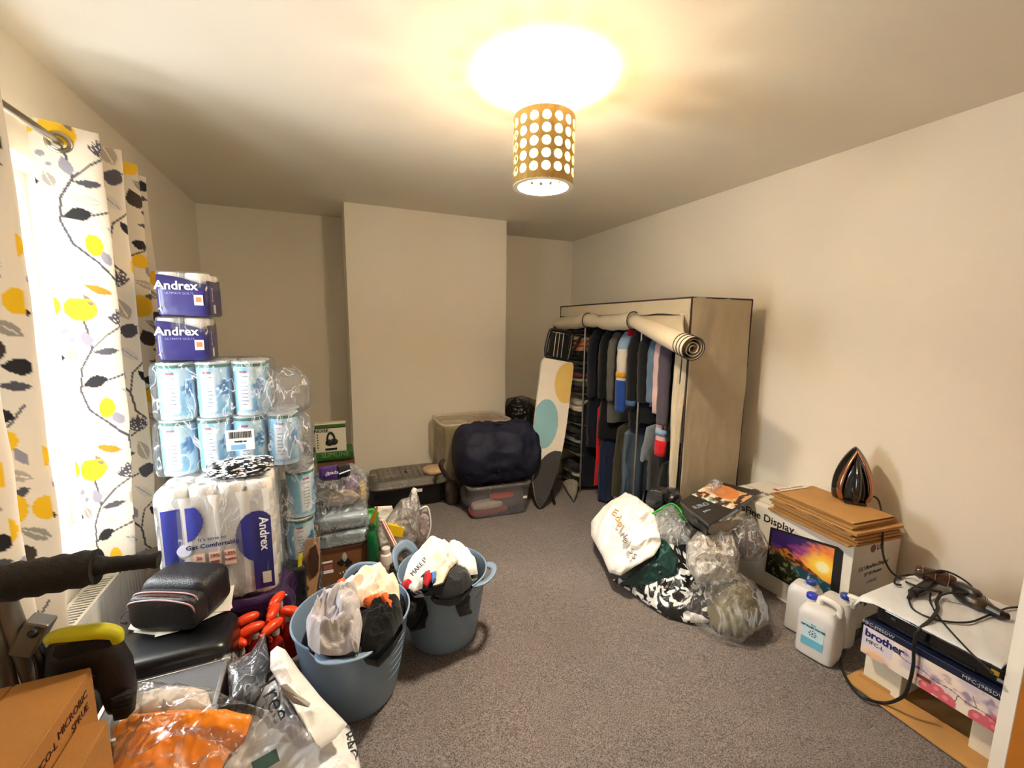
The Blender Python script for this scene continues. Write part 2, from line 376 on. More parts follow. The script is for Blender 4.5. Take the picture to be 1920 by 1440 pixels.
# ------------------------------------------------------------------ curtains, rod, radiator
CUR = mat('curtain_print', (1, 1, 1), .85, vc=True, var=.03)
_nt = CUR.node_tree; _t = _nt.nodes.new('ShaderNodeBsdfTranslucent'); _x = _nt.nodes.new('ShaderNodeMixShader'); _x.inputs[0].default_value = .06
_at = [n for n in _nt.nodes if n.type == 'ATTRIBUTE'][0]; _nt.links.new(_at.outputs['Color'], _t.inputs[0])
_nt.links.new(_nt.nodes['Principled BSDF'].outputs[0], _x.inputs[1]); _nt.links.new(_t.outputs[0], _x.inputs[2]); _nt.links.new(_x.outputs[0], _nt.nodes['Material Output'].inputs[0])
def leafprint(s, z):
    """branches, leaves and lemons printed on cream cloth; s = along the cloth, z = down the cloth, metres"""
    c = np.ones(s.shape+(3,))*np.array(hx('#d9cdba'))
    TW, TH = .40, .66
    grey, dk, bk, ta, ye, og = hx('#8b8791'), hx('#4a474f'), hx('#1f1d22'), hx('#a69b8c'), hx('#dcae1c'), hx('#c07a1a')
    def seg(x, y, pts, w, col):
        nonlocal c
        msk = np.zeros(x.shape, bool)
        for (a, b), (d, e) in zip(pts[:-1], pts[1:]):
            L2 = (d-a)**2+(e-b)**2; t = np.clip(((x-a)*(d-a)+(y-b)*(e-b))/L2, 0, 1)
            msk |= (x-a-t*(d-a))**2+(y-b-t*(e-b))**2 < w*w
        c = mix(c, col, msk)
    def leaf(x, y, cx, cy, a, b, r, col, vein=None):
        nonlocal c
        cs, sn = math.cos(r), math.sin(r); dx, dy = x-cx, y-cy; X = (dx*cs+dy*sn)/a; Y = (-dx*sn+dy*cs)/b
        w = np.clip(1-X*X, 0, 1)*(1+.25*X); c = mix(c, col, (abs(Y) < w) & (abs(X) < 1))
        if vein: c = mix(c, vein, (abs(Y) < .08) & (abs(X) < .85))
    for ox, oy in ((0, 0), (TW, 0), (-TW, 0), (0, TH), (0, -TH), (TW, TH), (TW, -TH), (-TW, TH), (-TW, -TH)):
        k = np.floor(s/TW); zz = z+(k % 2)*.17
        x = (s % TW)-ox; y = (zz % TH)-oy
        seg(x, y, [(.07, .03), (.09, .12), (.10, .19), (.06, .27), (.05, .36), (.075, .44), (.14, .50), (.19, .57), (.20, .66), (.24, .70)], .0042, dk)
        seg(x, y, [(.10, .19), (.15, .13), (.20, .09)], .004, dk); seg(x, y, [(.05, .345), (.10, .335), (.19, .30), (.26, .27)], .0035, dk)
        seg(x, y, [(.19, .57), (.21, .48), (.26, .44), (.33, .40), (.37, .34)], .0035, dk); seg(x, y, [(.30, .42), (.34, .48)], .003, dk)
        leaf(x, y, .085, .15, .034, .019, 1.3, grey); leaf(x, y, .215, .19, .052, .026, 1.2, ta, hx('#e2d9cc'))
        leaf(x, y, .14, .20, .042, .014, -.1, dk); leaf(x, y, .12, .265, .052, .021, .05, hx('#bdb5aa'), hx('#e8e0d2'))
        leaf(x, y, .225, .288, .036, .034, .4, dk); leaf(x, y, .10, .325, .044, .024, -.35, bk)
        leaf(x, y, .21, .39, .050, .019, .8, hx('#c9c2b8'), hx('#7b746c')); leaf(x, y, .165, .48, .034, .015, 1.2, grey)
        leaf(x, y, .255, .50, .036, .017, .9, bk); leaf(x, y, .10, .56, .040, .013, -.3, hx('#d0c8bc'), hx('#8c857c'))
        leaf(x, y, .13, .61, .044, .015, .35, og); leaf(x, y, .10, .655, .026, .010, 1.0, hx('#7b6c58'))
        leaf(x, y, .315, .37, .030, .022, .3, bk); leaf(x, y, .345, .50, .034, .015, 1.1, grey); leaf(x, y, .325, .56, .044, .018, .4, ta, hx('#e2d9cc'))
        leaf(x, y, .315, .16, .044, .030, 1.2, hx('#3b2f2a')); leaf(x, y, .35, .10, .046, .02, .6, hx('#8e8779'), hx('#cfc6b6')); leaf(x, y, .33, .62, .03, .014, -.5, dk)
        leaf(x, y, .37, .22, .04, .026, .1, bk); leaf(x, y, .355, .28, .040, .014, .1, dk)
        c = mix(c, ye, ell(x, y, .135, .435, .026, .042)); c = mix(c, ye, ell(x, y, .075, .03+.66*0, .05, .05) & (y > -.01))
        c = mix(c, ye, ell(x, y, .30, .665, .044, .052)); c = mix(c, ye, ell(x, y, .315, .45, .03, .034)); c = mix(c, ye, ell(x, y, .385, .02, .034, .04))
        c = mix(c, grey, ell(x, y, .022, .12, .012, .012)); c = mix(c, grey, ell(x, y, .04, .155, .009, .009))
        leaf(x, y, .035, .21, .03, .018, 1.2, hx('#9b9186'), hx('#d9d0c2'))
        for a in range(7):
            an = -2.35+a*.27; r1 = .085-.006*abs(a-3)
            leaf(x, y, .20+math.cos(an)*r1*.55, .10+math.sin(an)*r1*.55, r1*.46, .0085, an, dk, hx('#efe7da'))
    return c
def curtain(name, label, y0, y1, ztop, zbot, x0, amp, wl, ph, seed, sflare=0):
    n, k = 400, 380
    t0 = np.linspace(0, 1, 3000); x_ = amp*np.sin(2*math.pi*((y1-y0)*t0)/wl+ph); cl = np.concatenate([[0], np.cumsum(np.hypot(np.diff(x_), np.diff((y1-y0)*t0)))]); t = np.interp(np.linspace(0, cl[-1], n), cl, t0); yy = y0+(y1-y0)*t; xx = x0+amp*np.sin(2*math.pi*(yy-y0)/wl+ph)
    ds = np.hypot(np.diff(xx), np.diff(yy)); s = np.concatenate([[0], np.cumsum(ds)])
    z = np.linspace(0, 1, k); T_, Z_ = np.meshgrid(t, z, indexing='ij'); SS = np.repeat(s[:, None], k, 1); DZ = Z_*(ztop-zbot)
    wob = fbm(np.stack([T_*5+seed, DZ*1.6, T_*0], -1), seed)-.5
    A = amp*(1-.25*Z_+.5*wob); yv = y0+(y1-y0)*T_*(1+sflare*Z_)+.035*wob*Z_
    xv = x0+A*np.sin(2*math.pi*(T_*(y1-y0))/wl+ph+1.2*wob*Z_)+.02*wob*Z_
    m = M().grid(np.stack([xv, yv, ztop-DZ+.004*np.sin(SS*30)*(1-Z_)], -1))
    r = thing(name, label, 'curtain', (0, 0, 0))
    o = obj('cloth', m, CUR, r, smooth=True); cc = leafprint(SS, DZ).reshape(-1, 3)
    at = o.data.color_attributes.new('Col', 'FLOAT_COLOR', 'POINT'); at.data.foreach_set('color', np.concatenate([cc, np.ones((len(cc), 1))], 1).ravel())
    # eyelets where the cloth crosses the rod
    q = 0; a0 = ph
    while True:
        yk = y0+(q*math.pi-ph)/(2*math.pi)*wl; q += 1
        if yk > y1-.01: break
        if yk < y0+.01: continue
        dx = amp*2*math.pi/wl*math.cos(2*math.pi*(yk-y0)/wl+ph); nrm = Vector((1, -dx, 0)).normalized() if abs(dx) > 0 else Vector((1, 0, 0))
        tdir = Vector((dx, 1, 0)).normalized(); cpos = Vector((x0, yk, ZROD)); pts = []
        for j in range(24):
            a = j*2*math.pi/24; pts.append(cpos+tdir*math.cos(a)*.031+Vector((0, 0, 1))*math.sin(a)*.031)
        P = []
        nn = Vector((tdir.y, -tdir.x, 0))
        for j in range(24):
            a = j*2*math.pi/24; rd = tdir*math.cos(a)+Vector((0, 0, 1))*math.sin(a)
            P.append([tuple(cpos+rd*(.031+.009*math.cos(b))+nn*.006*math.sin(b)) for b in np.linspace(0, 2*math.pi, 8, endpoint=False)])
        obj('eyelet', M().grid(np.array(P), closeu=True, closev=True), CHROME, r, smooth=True)
    return r
CHROME = mat('brushed_chrome', '#b8b2a4', .22, 1, var=.05)
ZROD = 2.268; XROD = -.905
curtain('curtain', 'printed leaf curtain to the right of the bright window gap', 2.235, 2.86, 2.335, .50, XROD, .105, .190, -.75, 5)
curtain('curtain', 'shaded leaf curtain left of the bright window gap, behind the exercise machine', .95, 1.86, 2.335, .34, XROD-.02, .085, .168, .4, 17)
rod = thing('curtain_rod', 'brushed metal curtain rod running across above the window', 'curtain rod', (XROD, 1.9, ZROD))
obj('rod', M().tube([(0, -1.15, 0), (0, .95, 0)], .0135, 20), CHROME, rod, smooth=2)
obj('finial', M().blob((.024, .03, .024), seg=(20, 14), t=(0, .975, 0)), CHROME, rod, smooth=True)
for y in (-1.0, .90): obj('bracket', M().tube([(0, y, -.014), (-.03, y, -.03), (-.137, y, -.03)], .007, 8).box((-.132, y, -.03), (.008, .03, .05)), CHROME, rod)
# radiator
rad = thing('radiator', 'white panel radiator below the window sill with slatted top grille', 'radiator', (-.985, 1.95, .10))
RW, RH, RD = 1.42, .335, .09
m = M(); n = 44; P = []
for i in range(n*6+1):
    y = -RW/2+RW*i/(n*6); d = .006 if (i % 6) in (1, 2) else 0
    P.append([(RD/2-d*0-.0, y, 0.02), (RD/2-d, y, .035), (RD/2-d, y, RH-.035), (RD/2, y, RH-.02), (RD/2, y, RH)])
m.grid(P); obj('front_panel', m, WHITE, rad)
obj('back_panel', M().box((-RD/2+.006, 0, RH/2), (.012, RW, RH-.01)), WHITE, rad)
for y in (-RW/2, RW/2): obj('side_panel', M().box((0, y, RH/2), (RD, .006, RH)), WHITE, rad)
g = M().box((RD/2-.004, 0, RH+.003), (.012, RW, .006)).box((-RD/2+.004, 0, RH+.003), (.012, RW, .006))
obj('grille_frame', g, WHITE, rad)
sl = M().box((0, 0, RH+.001), (RD-.016, .009, .003))
s0 = obj('slat', sl, WHITE, rad); s0.location = (0, -RW/2+.012, 0)
for i in range(1, 72):
    c = s0.copy(); COL.objects.link(c); c.parent = rad; c.location = (0, -RW/2+.012+i*(RW-.024)/71, 0)
obj('pipe', M().tube([(0, RW/2-.05, .02), (0, RW/2-.05, -.10)], .008, 10), mat('copper_pipe', '#b08a5a', .3, .9), rad, smooth=2)

# ------------------------------------------------------------------ tall stack on the left
WRAP = film('shrink_wrap', '#fdfdff', .05, .55, 16, .12); WRAP2 = film('loose_wrap', '#f6f6f8', .10, .7, 11, .15)
def crinkle_box(cx, cy, cz, sx, sy, sz, amp=.008, sc=12, seed=0, e=.18, n=(56, 36), R=None):
    def fn(P):
        q = P*sc; d = (ridge(q, seed)-.55)*amp*2
        nrm = P/np.maximum(np.linalg.norm(P, axis=-1, keepdims=True), 1e-6); return P+nrm*d[..., None]
    return M().blob((sx/2, sy/2, sz/2), (e, e), n, fn, t=(cx, cy, cz), R=R)
TISSUE = mat('tissue_paper', '#efe9df', .9, bump=.35, bscale=160, var=.03, sss=.0)
def roll_mesh(r, h, ri=.02, seg=22):
    return M().lathe([(ri, 0), (r*.93, 0), (r, .006), (r, h-.006), (r*.93, h), (ri, h), (ri, 0)], seg, caps=False)
SK = Vector((-.4875, 2.15, .34))
# big pack of toilet rolls: 4 x 3 rolls in two layers
bp_ = thing('toilet_roll_multipack', 'big white and blue multipack of toilet rolls with curved blue print, under the blue tubs', 'toilet rolls', SK)
PW, PD, PH = .43, .31, .545
r_ = PW/8; rm = roll_mesh(r_*.99, PH/5-.002)
first = None
for k in range(5):
    for i in range(4):
        for j in range(3):
            if k < 4 and j > 0 and i < 3: continue
            p = (-PW/2+r_*(2*i+1), r_+j*PD/3*1.0, k*PH/5)
            if first is None: first = obj('roll', rm, TISSUE, bp_, smooth=2, loc=p)
            else:
                c = first.copy(); COL.objects.link(c); c.parent = bp_; c.location = p
obj('plastic_wrap', crinkle_box(0, PD/2, PH/2, PW+.02, PD+.02, PH+.015, .006, 9, 3, .14), film('clear_wrap_big', '#ffffff', .10, .45, 8, .1, '#f6f6f8'), bp_, smooth=True)
def wave_grid(name, nx, nz, x0, x1, z0, z1, yfn, mask, col, parent):
    m = M(); X = np.linspace(x0, x1, nx); Z = np.linspace(z0, z1, nz); idx = {}; V = []; F = []
    for i in range(nx-1):
        for j in range(nz-1):
            if mask((X[i]+X[i+1])/2, (Z[j]+Z[j+1])/2):
                q = []
                for a, b in ((i, j), (i+1, j), (i+1, j+1), (i, j+1)):
                    if (a, b) not in idx: idx[(a, b)] = len(V); V.append((X[a], yfn(X[a], Z[b]), Z[b]))
                    q.append(idx[(a, b)])
                F.append(tuple(q))
    m.add(V, F); return obj(name, m, col, parent, smooth=True)
bl = mat('pack_blue', '#3a3f94', .3, bump=.25, bscale=30, var=.12); bl2 = mat('deep_blue_print', '#2c2c70', .35, var=.08)
wave_grid('printed_front', 40, 50, -PW/2+.012, PW/2-.008, .02, PH-.035, lambda x, z: -.010-.003*math.cos((x+PW/2)/(2*r_)*2*math.pi), lambda x, z: True, film('milky_front', '#ffffff', .62, .8, 5, .15, '#f3ece2'), bp_)
yf = lambda x, z: -.014-.003*math.sin(x*60)
E_ = lambda x, z, cx, cz, a, b: ((x-cx)/a)**2+((z-cz)/b)**2 < 1
def bm1(x, z): return x > -PW/2+.02 and ((E_(x, z, -.155, .40, .105, .10) and z < .465) or (E_(x, z, -.20, .30, .06, .10)) or (E_(x, z, -.21, .19, .10, .07)) or (z < .10 and x < -.02 and z < .10-.25*(x+.2)**1)) and z > .02 and x > -.205
wave_grid('blue_print', 110, 130, -PW/2, PW/2, 0, PH, yf, bm1, bl, bp_)
def bm2(x, z): return x < .208 and z > .03 and (E_(x, z, .15, .29, .085, .12) or (x > .115+.10*max(0, (.25-z))*1.2-.02 and z < .26 and x > .13+.14*abs(z-.02)*0) )
wave_grid('blue_print', 110, 130, -PW/2, PW/2, 0, PH, yf, bm2, bl2, bp_)
LB = basis((0, 0, -1), (1, 0, 0))
text('Andrex', .052, WHITEP, bp_, (.178, -.02, .30), basis((.0, 0, -1), (1, 0, 0)), bold=.0008)
text("It's time to", .024, NAVYP, bp_, (-.02, -.021, .315), FRONT); text('Get Comfortable', .028, NAVYP, bp_, (-.02, -.021, .285), FRONT, bold=.0005)
obj('roundel', M().lathe([(0, 0), (.026, 0), (.026, .002), (0, .002)], 28, R=rotx(math.pi/2), t=(-.125, -.018, .275)), mat('pale_badge', '#d8d8ea', .4), bp_, smooth=2)
obj('roundel', M().lathe([(0, 0), (.038, 0), (.038, .0015), (0, .0015)], 28, R=rotx(math.pi/2), t=(-.13, -.016, .19)), WHITEP, bp_, smooth=2)
for i, (a, b) in enumerate((('2x', 'SOFT'), ('39%', 'MORE'), ('LESS', 'PLASTIC'))):
    x = -.075+i*.058; obj('pink_panel', M().box((x, -.018, .215), (.044, .001, .07)), mat('pink_panel', '#e8bfa8', .5), bp_)
    text(a, .022, mat('maroon_print', '#8a2f3f', .5), bp_, (x, -.0195, .232), FRONT); text(b, .012, mat('maroon_print', '', .5), bp_, (x, -.0195, .205), FRONT, bold=.0004)
obj('barcode_label', M().box((.178, -.02, .085), (.035, .001, .055)), mat('cream_label', '#d9d5c2', .6), bp_)
# purple wrapped pack below
pp = obj('wrapped_pack', crinkle_box(0, 0, 0, .36, .27, .335, .022, 10, 8, .35, (80, 56)), mat('purple_film', '#3a2248', .18, coat=.5, bump=.4, bscale=25, var=.3), smooth=True)
pp.location = (-.395, 2.255, .168); tag(pp, 'dark purple shiny plastic pack under the big toilet roll multipack', 'plastic pack')

# blue tubs in shrink wrap
TUBC = mat('tub_print', (1, 1, 1), .35, vc=True, var=.02)
def tub_mesh(r=.068, h=.24):
    m = M(); seg = 36; zs = np.linspace(0, h, 22); th = np.linspace(0, 2*math.pi, seg, endpoint=False)
    m.grid([[(r*(1+.012*math.sin(z/h*math.pi))*math.cos(a), r*(1+.012*math.sin(z/h*math.pi))*math.sin(a), z) for z in zs] for a in th], closeu=True)
    return m
def tub_col(P, h=.24):
    a = np.arctan2(P[:, 1], P[:, 0]); z = P[:, 2]; c = np.ones((len(P), 3))*np.array(hx('#86c4e4'))
    c = mix(c, hx('#c9e6f0'), np.cos(a*2+z*9) > .5); c = mix(c, hx('#eef4f4'), (abs(a+1.75) < .42) & (z > .03) & (z < .215))
    c = mix(c, hx('#2f7fb8'), ((a+.75)**2/.1+(z-.14)**2/.0016 < 1)); c = mix(c, hx('#d3e6ea'), z < .022)
    return c
GRN = mat('tub_rim_green', '#2f6a55', .4); LIDW = mat('tub_lid', '#dfe4df', .35)
tubs = []
def make_tub(grp, label):
    t = thing('paper_roll_tub', label, 'tub', group=grp)
    b = obj('body', tub_mesh(), TUBC, t, smooth=True); paint(b, tub_col)
    obj('rim', M().lathe([(.066, .236), (.0705, .236), (.0705, .250), (.066, .250)], 36, caps=False), GRN, t, smooth=2)
    obj('lid', M().lathe([(0, .2495), (.069, .2495), (.071, .256), (.066, .260), (0, .258)][::-1], 36), LIDW, t, smooth=2)
    lp = M()
    for k in range(9): 
        w = (.030, .036, .024, .034, .03, .036, .028, .034, .02)[k]; a0 = -1.75; z = .205-.0175*k-(.012 if k > 1 else 0)
        lp.grid([[((.0698)*math.cos(a0+s*w/.068/2), .0698*math.sin(a0+s*w/.068/2), z+dz) for dz in (0, .0045)] for s in (-1, -.5, 0, .5, 1)])
    obj('label_print', lp, mat('grey_print', '#93a2ae', .6), t)
    rp = M()
    for z, w in ((.208, .032),): rp.grid([[((.070)*math.cos(-1.75+s*w/.068/2), .070*math.sin(-1.75+s*w/.068/2), z+dz) for dz in (0, .008)] for s in (-1, -.5, 0, .5, 1)])
    obj('label_print', rp, mat('red_print', '#a9494b', .6), t)
    return t
proto = make_tub('blue tubs in the lower wrapped row', 'pale blue tub with green rim, in the lower wrapped row of the tall stack')
BYZ = .893
_cn = ['leftmost', 'second from the left', 'third from the left', 'rightmost']
def place(p, x, y, z, rz, label, grp):
    r = p if not tubs else copytree(p); tubs.append(r); r.location = (x, y, z); r.rotation_euler = (0, 0, rz); r['label'] = label; r['group'] = grp
for i in range(4):
    for j in range(2):
        place(proto, -.665+i*.145, 2.40+j*.142, BYZ, .1*math.sin(i*3+j), 'pale blue tub, %s in the lower row, %s' % (_cn[i], ('front', 'hidden behind')[j]), 'blue tubs in the lower wrapped row')
for i in range(3):
    for j in range(2):
        place(proto, -.655+i*.148, 2.40+j*.142, BYZ+.262, .12*math.sin(i*5+j+1), 'pale blue tub, %s in the upper row, %s' % ((_cn[0], 'in the middle', _cn[3])[i], ('front', 'hidden behind')[j]), 'blue tubs in the upper wrapped row')
for k in range(3):
    for j in range(2):
        place(proto, -.20+.012*k, 2.50+j*.145, .02+k*.27, -.3+.5*k, 'pale blue tub, %s of the column beside the multipack, %s' % (('lowest', 'middle', 'topmost')[k], ('front', 'hidden behind')[j]), 'blue tubs in the side column')
for nm, a in (('lower row', (-.448, 2.47, BYZ+.13, .60, .30, .268, .012, 9, 21, .16)), ('upper row', (-.507, 2.47, BYZ+.395, .465, .30, .275, .014, 9, 22, .18)), ('side column', (-.188, 2.572, .42, .19, .335, .84, .016, 8, 25, .2))):
    c = a[:3]; o = obj('shrink_wrap', crinkle_box(0, 0, 0, *a[3:6], amp=a[6], sc=a[7], seed=a[8], e=a[9], n=(90, 60)), WRAP, smooth=True); o.location = c
    tag(o, 'clear crinkled shrink wrap around the blue tubs, %s' % nm, 'plastic wrap')
# loose film hanging off the right side of the rows
def loose(P):
    d = ridge(P*9, 31)-.5; return P*(1+.35*d[..., None])
for c, r, sd in (((-.235, 2.44, 1.24), (.125, .11, .12), 31), ((-.17, 2.42, .98), (.065, .11, .14), 33)):
    o = obj('loose_film', M().blob(r, (.55, .6), (80, 56), lambda P, sd=sd: P*(1+.34*(ridge(P*9, sd)[..., None]-.5))), WRAP2, smooth=True); o.location = c
    tag(o, 'loose crumpled clear film at the %s right of the blue tub stack' % ('upper' if c[2] > 1.1 else 'lower'), 'plastic film')
bl_ = thing('barcode_label', 'white paper barcode label on the wrapped lower row of blue tubs', 'label', (-.405, 2.308, 1.045))
obj('paper', M().box((0, 0, 0), (.115, .0015, .10)), mat('label_paper', '#eceae6', .6), bl_)
random.seed(4); bm_ = M(); x = -.045
while x < .045:
    w = random.choice((.001, .002, .003)); bm_.box((x, -.0015, .025), (w, .0008, .032)); x += w+random.choice((.0015, .0025))
tag(obj('barcode_bars', bm_, BLACK, bl_), kind='stuff'); text('PAPER 24', .012, BLACK, bl_, (0, -.0015, -.008), FRONT, bold=.0005)
obj('blue_patch', M().box((-.01, -.0012, -.034), (.06, .0008, .025)), mat('patch_blue', '#6f9dc4', .5), bl_)
# black and white bag lying on the multipack
bw = obj('patterned_bag', M().blob((.135, .06, .042), (1, .9), (70, 44), lambda P: P*(1+.5*(ridge(P*16, 41)[..., None]-.5))), mat('bw_pattern', '#3a3a3e', .3, var=.3), smooth=True)
bw.location = (-.395, 2.235, .935); tag(bw, 'crumpled black and white patterned bag in clear film on the toilet roll multipack', 'bag')
bwm = bw.data.materials[0]; nt = bwm.node_tree; rr = nt.nodes.new('ShaderNodeTexVoronoi'); rr.inputs['Scale'].default_value = 17
cr = nt.nodes.new('ShaderNodeValToRGB'); cr.color_ramp.interpolation = 'CONSTANT'; cr.color_ramp.elements[0].color = (.9, .9, .9, 1); cr.color_ramp.elements[1].color = (.012, .012, .015, 1); cr.color_ramp.elements[1].position = .42
nt.links.new(rr.outputs['Color'], cr.inputs[0]); nt.links.new(cr.outputs[0], nt.nodes['Principled BSDF'].inputs['Base Color'])
# the two small packs on top
PURP = mat('pack_purple', '#2e2a66', .28, bump=.15, bscale=20, var=.15, coat=.3)
for k, (x, z, rz, lab) in enumerate(((-.602, 1.423, .03, 'four-roll pack in navy wrap, lower of the two packs on top of the stack'), (-.588, 1.624, -.06, 'four-roll pack in navy wrap, topmost on the tall stack'))):
    t = thing('toilet_roll_pack', lab, 'toilet rolls', (x, 2.35, z), rz)
    W_, D_, H_ = .195, .215, .198
    c0 = None
    for i in (0, 1):
        for j in (0, 1):
            for q in (1,):
                p = (-W_/4+i*W_/2, W_/4+j*W_/2+.003, .105)
                if c0 is None: c0 = obj('roll', roll_mesh(W_/4*.985, .087), TISSUE, t, smooth=2, loc=p)
                else: c = c0.copy(); COL.objects.link(c); c.parent = t; c.location = p
    nn = 60; P = []
    for a in np.linspace(0, 1, nn, endpoint=False):
        an = a*2*math.pi; ca, sa = math.cos(an), math.sin(an); sg = lambda v, e: math.copysign(abs(v)**e, v)
        x_, y_ = W_/2*1.015*sg(ca, .22), D_/2*1.0*sg(sa, .22)+.1
        if sa < 0: x_u = x_; zt = .168+.012*math.cos((x_/W_+.5)*3.0)-.03*max(0, x_/W_)
        else: zt = .17
        if ca > .75 or ca < -.75: zt = .17 if sa > 0 else .16
        P.append([(x_*f, (y_-.1)*f+.1, z_) for f, z_ in ((.9, .0), (1, .008), (1.005, .06), (1.005, .11), (1, zt))])
    obj('printed_wrap', M().grid(P, closeu=True), PURP, t, smooth=True, solid=.001)
    obj('clear_top', crinkle_box(0, .1, .155, W_*1.02, D_, .09, .003, 12, 50+k, .25, (40, 24)), film('clear_top', '#ffffff', .06, .3, 10), t, smooth=True)
    text('Andrex', .052, WHITEP, t, (-.018, -.0115, .132), FRONT, bold=.001, ext=.0004); text('ULTIMATE QUILTS', .013, mat('lilac_print', '#8f8fc8', .5), t, (-.008, -.0115, .100), FRONT)
    obj('offer_badge', M().box((.062, -.0112, .072), (.034, .001, .045)), mat('badge_cream', '#f0dcc0', .5), t); obj('badge_centre', M().box((.062, -.012, .074), (.022, .001, .022)), mat('badge_orange', '#d06a3a', .5), t)
    text('4', .024, WHITEP, t, (-.084, -.0115, .03), FRONT)
    text('Andrex', .022, WHITEP, t, (W_/2*1.02+.0005, .05, .10), basis((0, 0, 1), (0, -1, 0)), ext=.0003); obj('barcode_label', M().box((W_/2*1.02+.0003, .07, .035), (.001, .03, .04)), mat('cream_label', '', .6), t)
# ------------------------------------------------------------------ soft shapes
def pillow(poly, top=.05, bot=.03, amp=.01, freq=8, seed=0, rings=22, segs=110, nrm=(0, 0, 1), pw=2.2, ctr=None, edge=.02, m=None, mi=0):
    """closed soft bag: spline outline through 3-D points, bulging to both sides, creased"""
    P = [Vector(p) for p in poly]; n = len(P); out = []
    for i in range(n):
        a, b, c, d = P[i-1], P[i], P[(i+1) % n], P[(i+2) % n]
        for k in range(12):
            t = k/12; out.append(0.5*((2*b)+(c-a)*t*.7+(2*a-5*b+4*c-d)*0*t*t+((2*c-2*b)-(c-a)*.7)*t))
    cum = [0]
    for i in range(len(out)): cum.append(cum[-1]+(out[(i+1) % len(out)]-out[i]).length)
    B = []
    for k in range(segs):
        s = cum[-1]*k/segs; i = max(j for j in range(len(out)) if cum[j] <= s+1e-9); L_ = max(cum[i+1]-cum[i], 1e-9)
        B.append(out[i].lerp(out[(i+1) % len(out)], (s-cum[i])/L_))
    B = np.array([tuple(b) for b in B]); C_ = np.array(ctr if ctr is not None else B.mean(0)); N_ = np.array(nrm, float); N_ /= np.linalg.norm(N_)
    rr = np.concatenate([np.linspace(1, .0, rings)**.8, ]); T_ = []
    for r in rr:
        Q = C_+(B-C_)*r; prof = max(0., 1-r**pw)**.6
        q2 = Q*freq+(fbm(Q*freq*.5, seed+9)-.5)[:, None]*2.2; q2 = q2-N_*(q2@N_)[:, None]*.4
        w = ((1-abs(2*vn(q2, seed)-1))**1.6*.55+(1-abs(2*vn(q2*2.1, seed+1)-1))**1.6*.3+(1-abs(2*vn(q2*4.3, seed+2)-1))*.16+(1-abs(2*vn(q2*8.7, seed+3)-1))*.08-.46)*3.6*amp*(.3+.7*prof)
        T_.append(Q+N_*(top*prof+w)[:, None])
    D = []
    for r in rr[::-1][1:]:
        Q = C_+(B-C_)*r; prof = max(0., 1-r**pw)**.6; D.append(Q-N_*(bot*prof))
    T_[0] = T_[0]*.5+ (D[-1])*.5; D[-1] = T_[0]
    G = np.array(T_+D[:-1]).transpose(1, 0, 2)
    if m is None: m = M()
    return m.grid(G, mi, closeu=True)
def lump(c, r, rz=0, seed=0, amp=.25, freq=9, e=(.9, .8), seg=(80, 52), dirn=None, R=None):
    def fn(P):
        q = P.copy()
        if dirn is not None:
            d = np.array(dirn, float); d /= np.linalg.norm(d); q = q-d*(q@d)[..., None]*.75
        w = (fbm(q*freq*.4, seed+5)-.5)[..., None]*.12
        f = ridge(q*freq+w*8, seed, 3)-.55
        return P*(1+amp*f[..., None])
    return M().blob(r, e, seg, fn, t=c, R=rotz(rz) if R is None else R)
def cloth(name, hexc, bump=.3, var=.1, bs=240): return mat(name, hexc, .92, bump=bump, bscale=bs, var=var, sheen=.15, spec=.15)

# ------------------------------------------------------------------ laundry baskets
BLUEP = mat('blue_rubber', '#778a9f', .42, var=.03); 
def basket(label, x, y, rb, rt, h, angs):
    t = thing('laundry_basket', label, 'basket', (x, y, .002))
    prof = [(rb-.02, .004), (rb*.97, .0), (rb, .012), (rb+(rt-rb)*.4, h*.35), (rb+(rt-rb)*.75, h*.7), (rt-.004, h-.02), (rt, h-.008), (rt+.006, h-.004), (rt+.006, h+.002), (rt-.001, h+.003), (rt-.006, h-.012), (rb+(rt-rb)*.7-.005, h*.68), (rb-.005, .012), (rb-.02, .009)]
    m = M().lathe(prof, 72); obj('body', m, BLUEP, t, smooth=2)
    for k in range(5):
        z = h*(.35+.1*k); r = rb+(rt-rb)*(z/h)**.95+.0015
        # short moulded grip ridges on the side
        pts = [(r*math.cos(a), r*math.sin(a), z) for a in np.linspace(-.95, -.45, 14)]; obj('moulded_ridge', M().tube(pts, .002, 6), BLUEP, t, smooth=True)
    for a0, tilt, hh in angs:
        w = .115; P = []
        for s in np.linspace(-1, 1, 29):
            row = []
            for f in (0, .33, .66, 1):
                W_ = w*(1.0-.42*(f)); zz = (hh if f == 0 else hh*(1-.48*f))*max(0, 1-abs(s)**3.2)**.8
                an = a0+s*W_/rt; rad = rt+.002+math.sin(tilt)*zz
                row.append((rad*math.cos(an), rad*math.sin(an), h-.008+math.cos(tilt)*zz+(0 if f == 0 else 0)))
            P.append(row)
        obj('handle', M().grid(P), BLUEP, t, smooth=True, solid=.007)
    return t
basket('near blue-grey rubber laundry basket heaped with pale grey and black clothes', .045, 1.80, .175, .235, .375, ((-1.72, 1.45, .062), (1.25, .15, .085)))
basket('far blue-grey rubber laundry basket heaped with cream and dark clothes', .49, 2.00, .17, .222, .355, ((2.45, .35, .105), (-.62, 1.25, .06)))
def garment_lump(name, label, matl, c, r, rz, seed, amp=.25, freq=9, e=(.9, .8), dirn=None, cat='clothing', R=None, seg=(90, 60)):
    o = obj(name, lump((0, 0, 0), r, rz, seed, amp, freq, e, seg, dirn, R), matl, smooth=True); o.location = c
    return tag(o, label, cat, 'clothes heaped in the baskets')
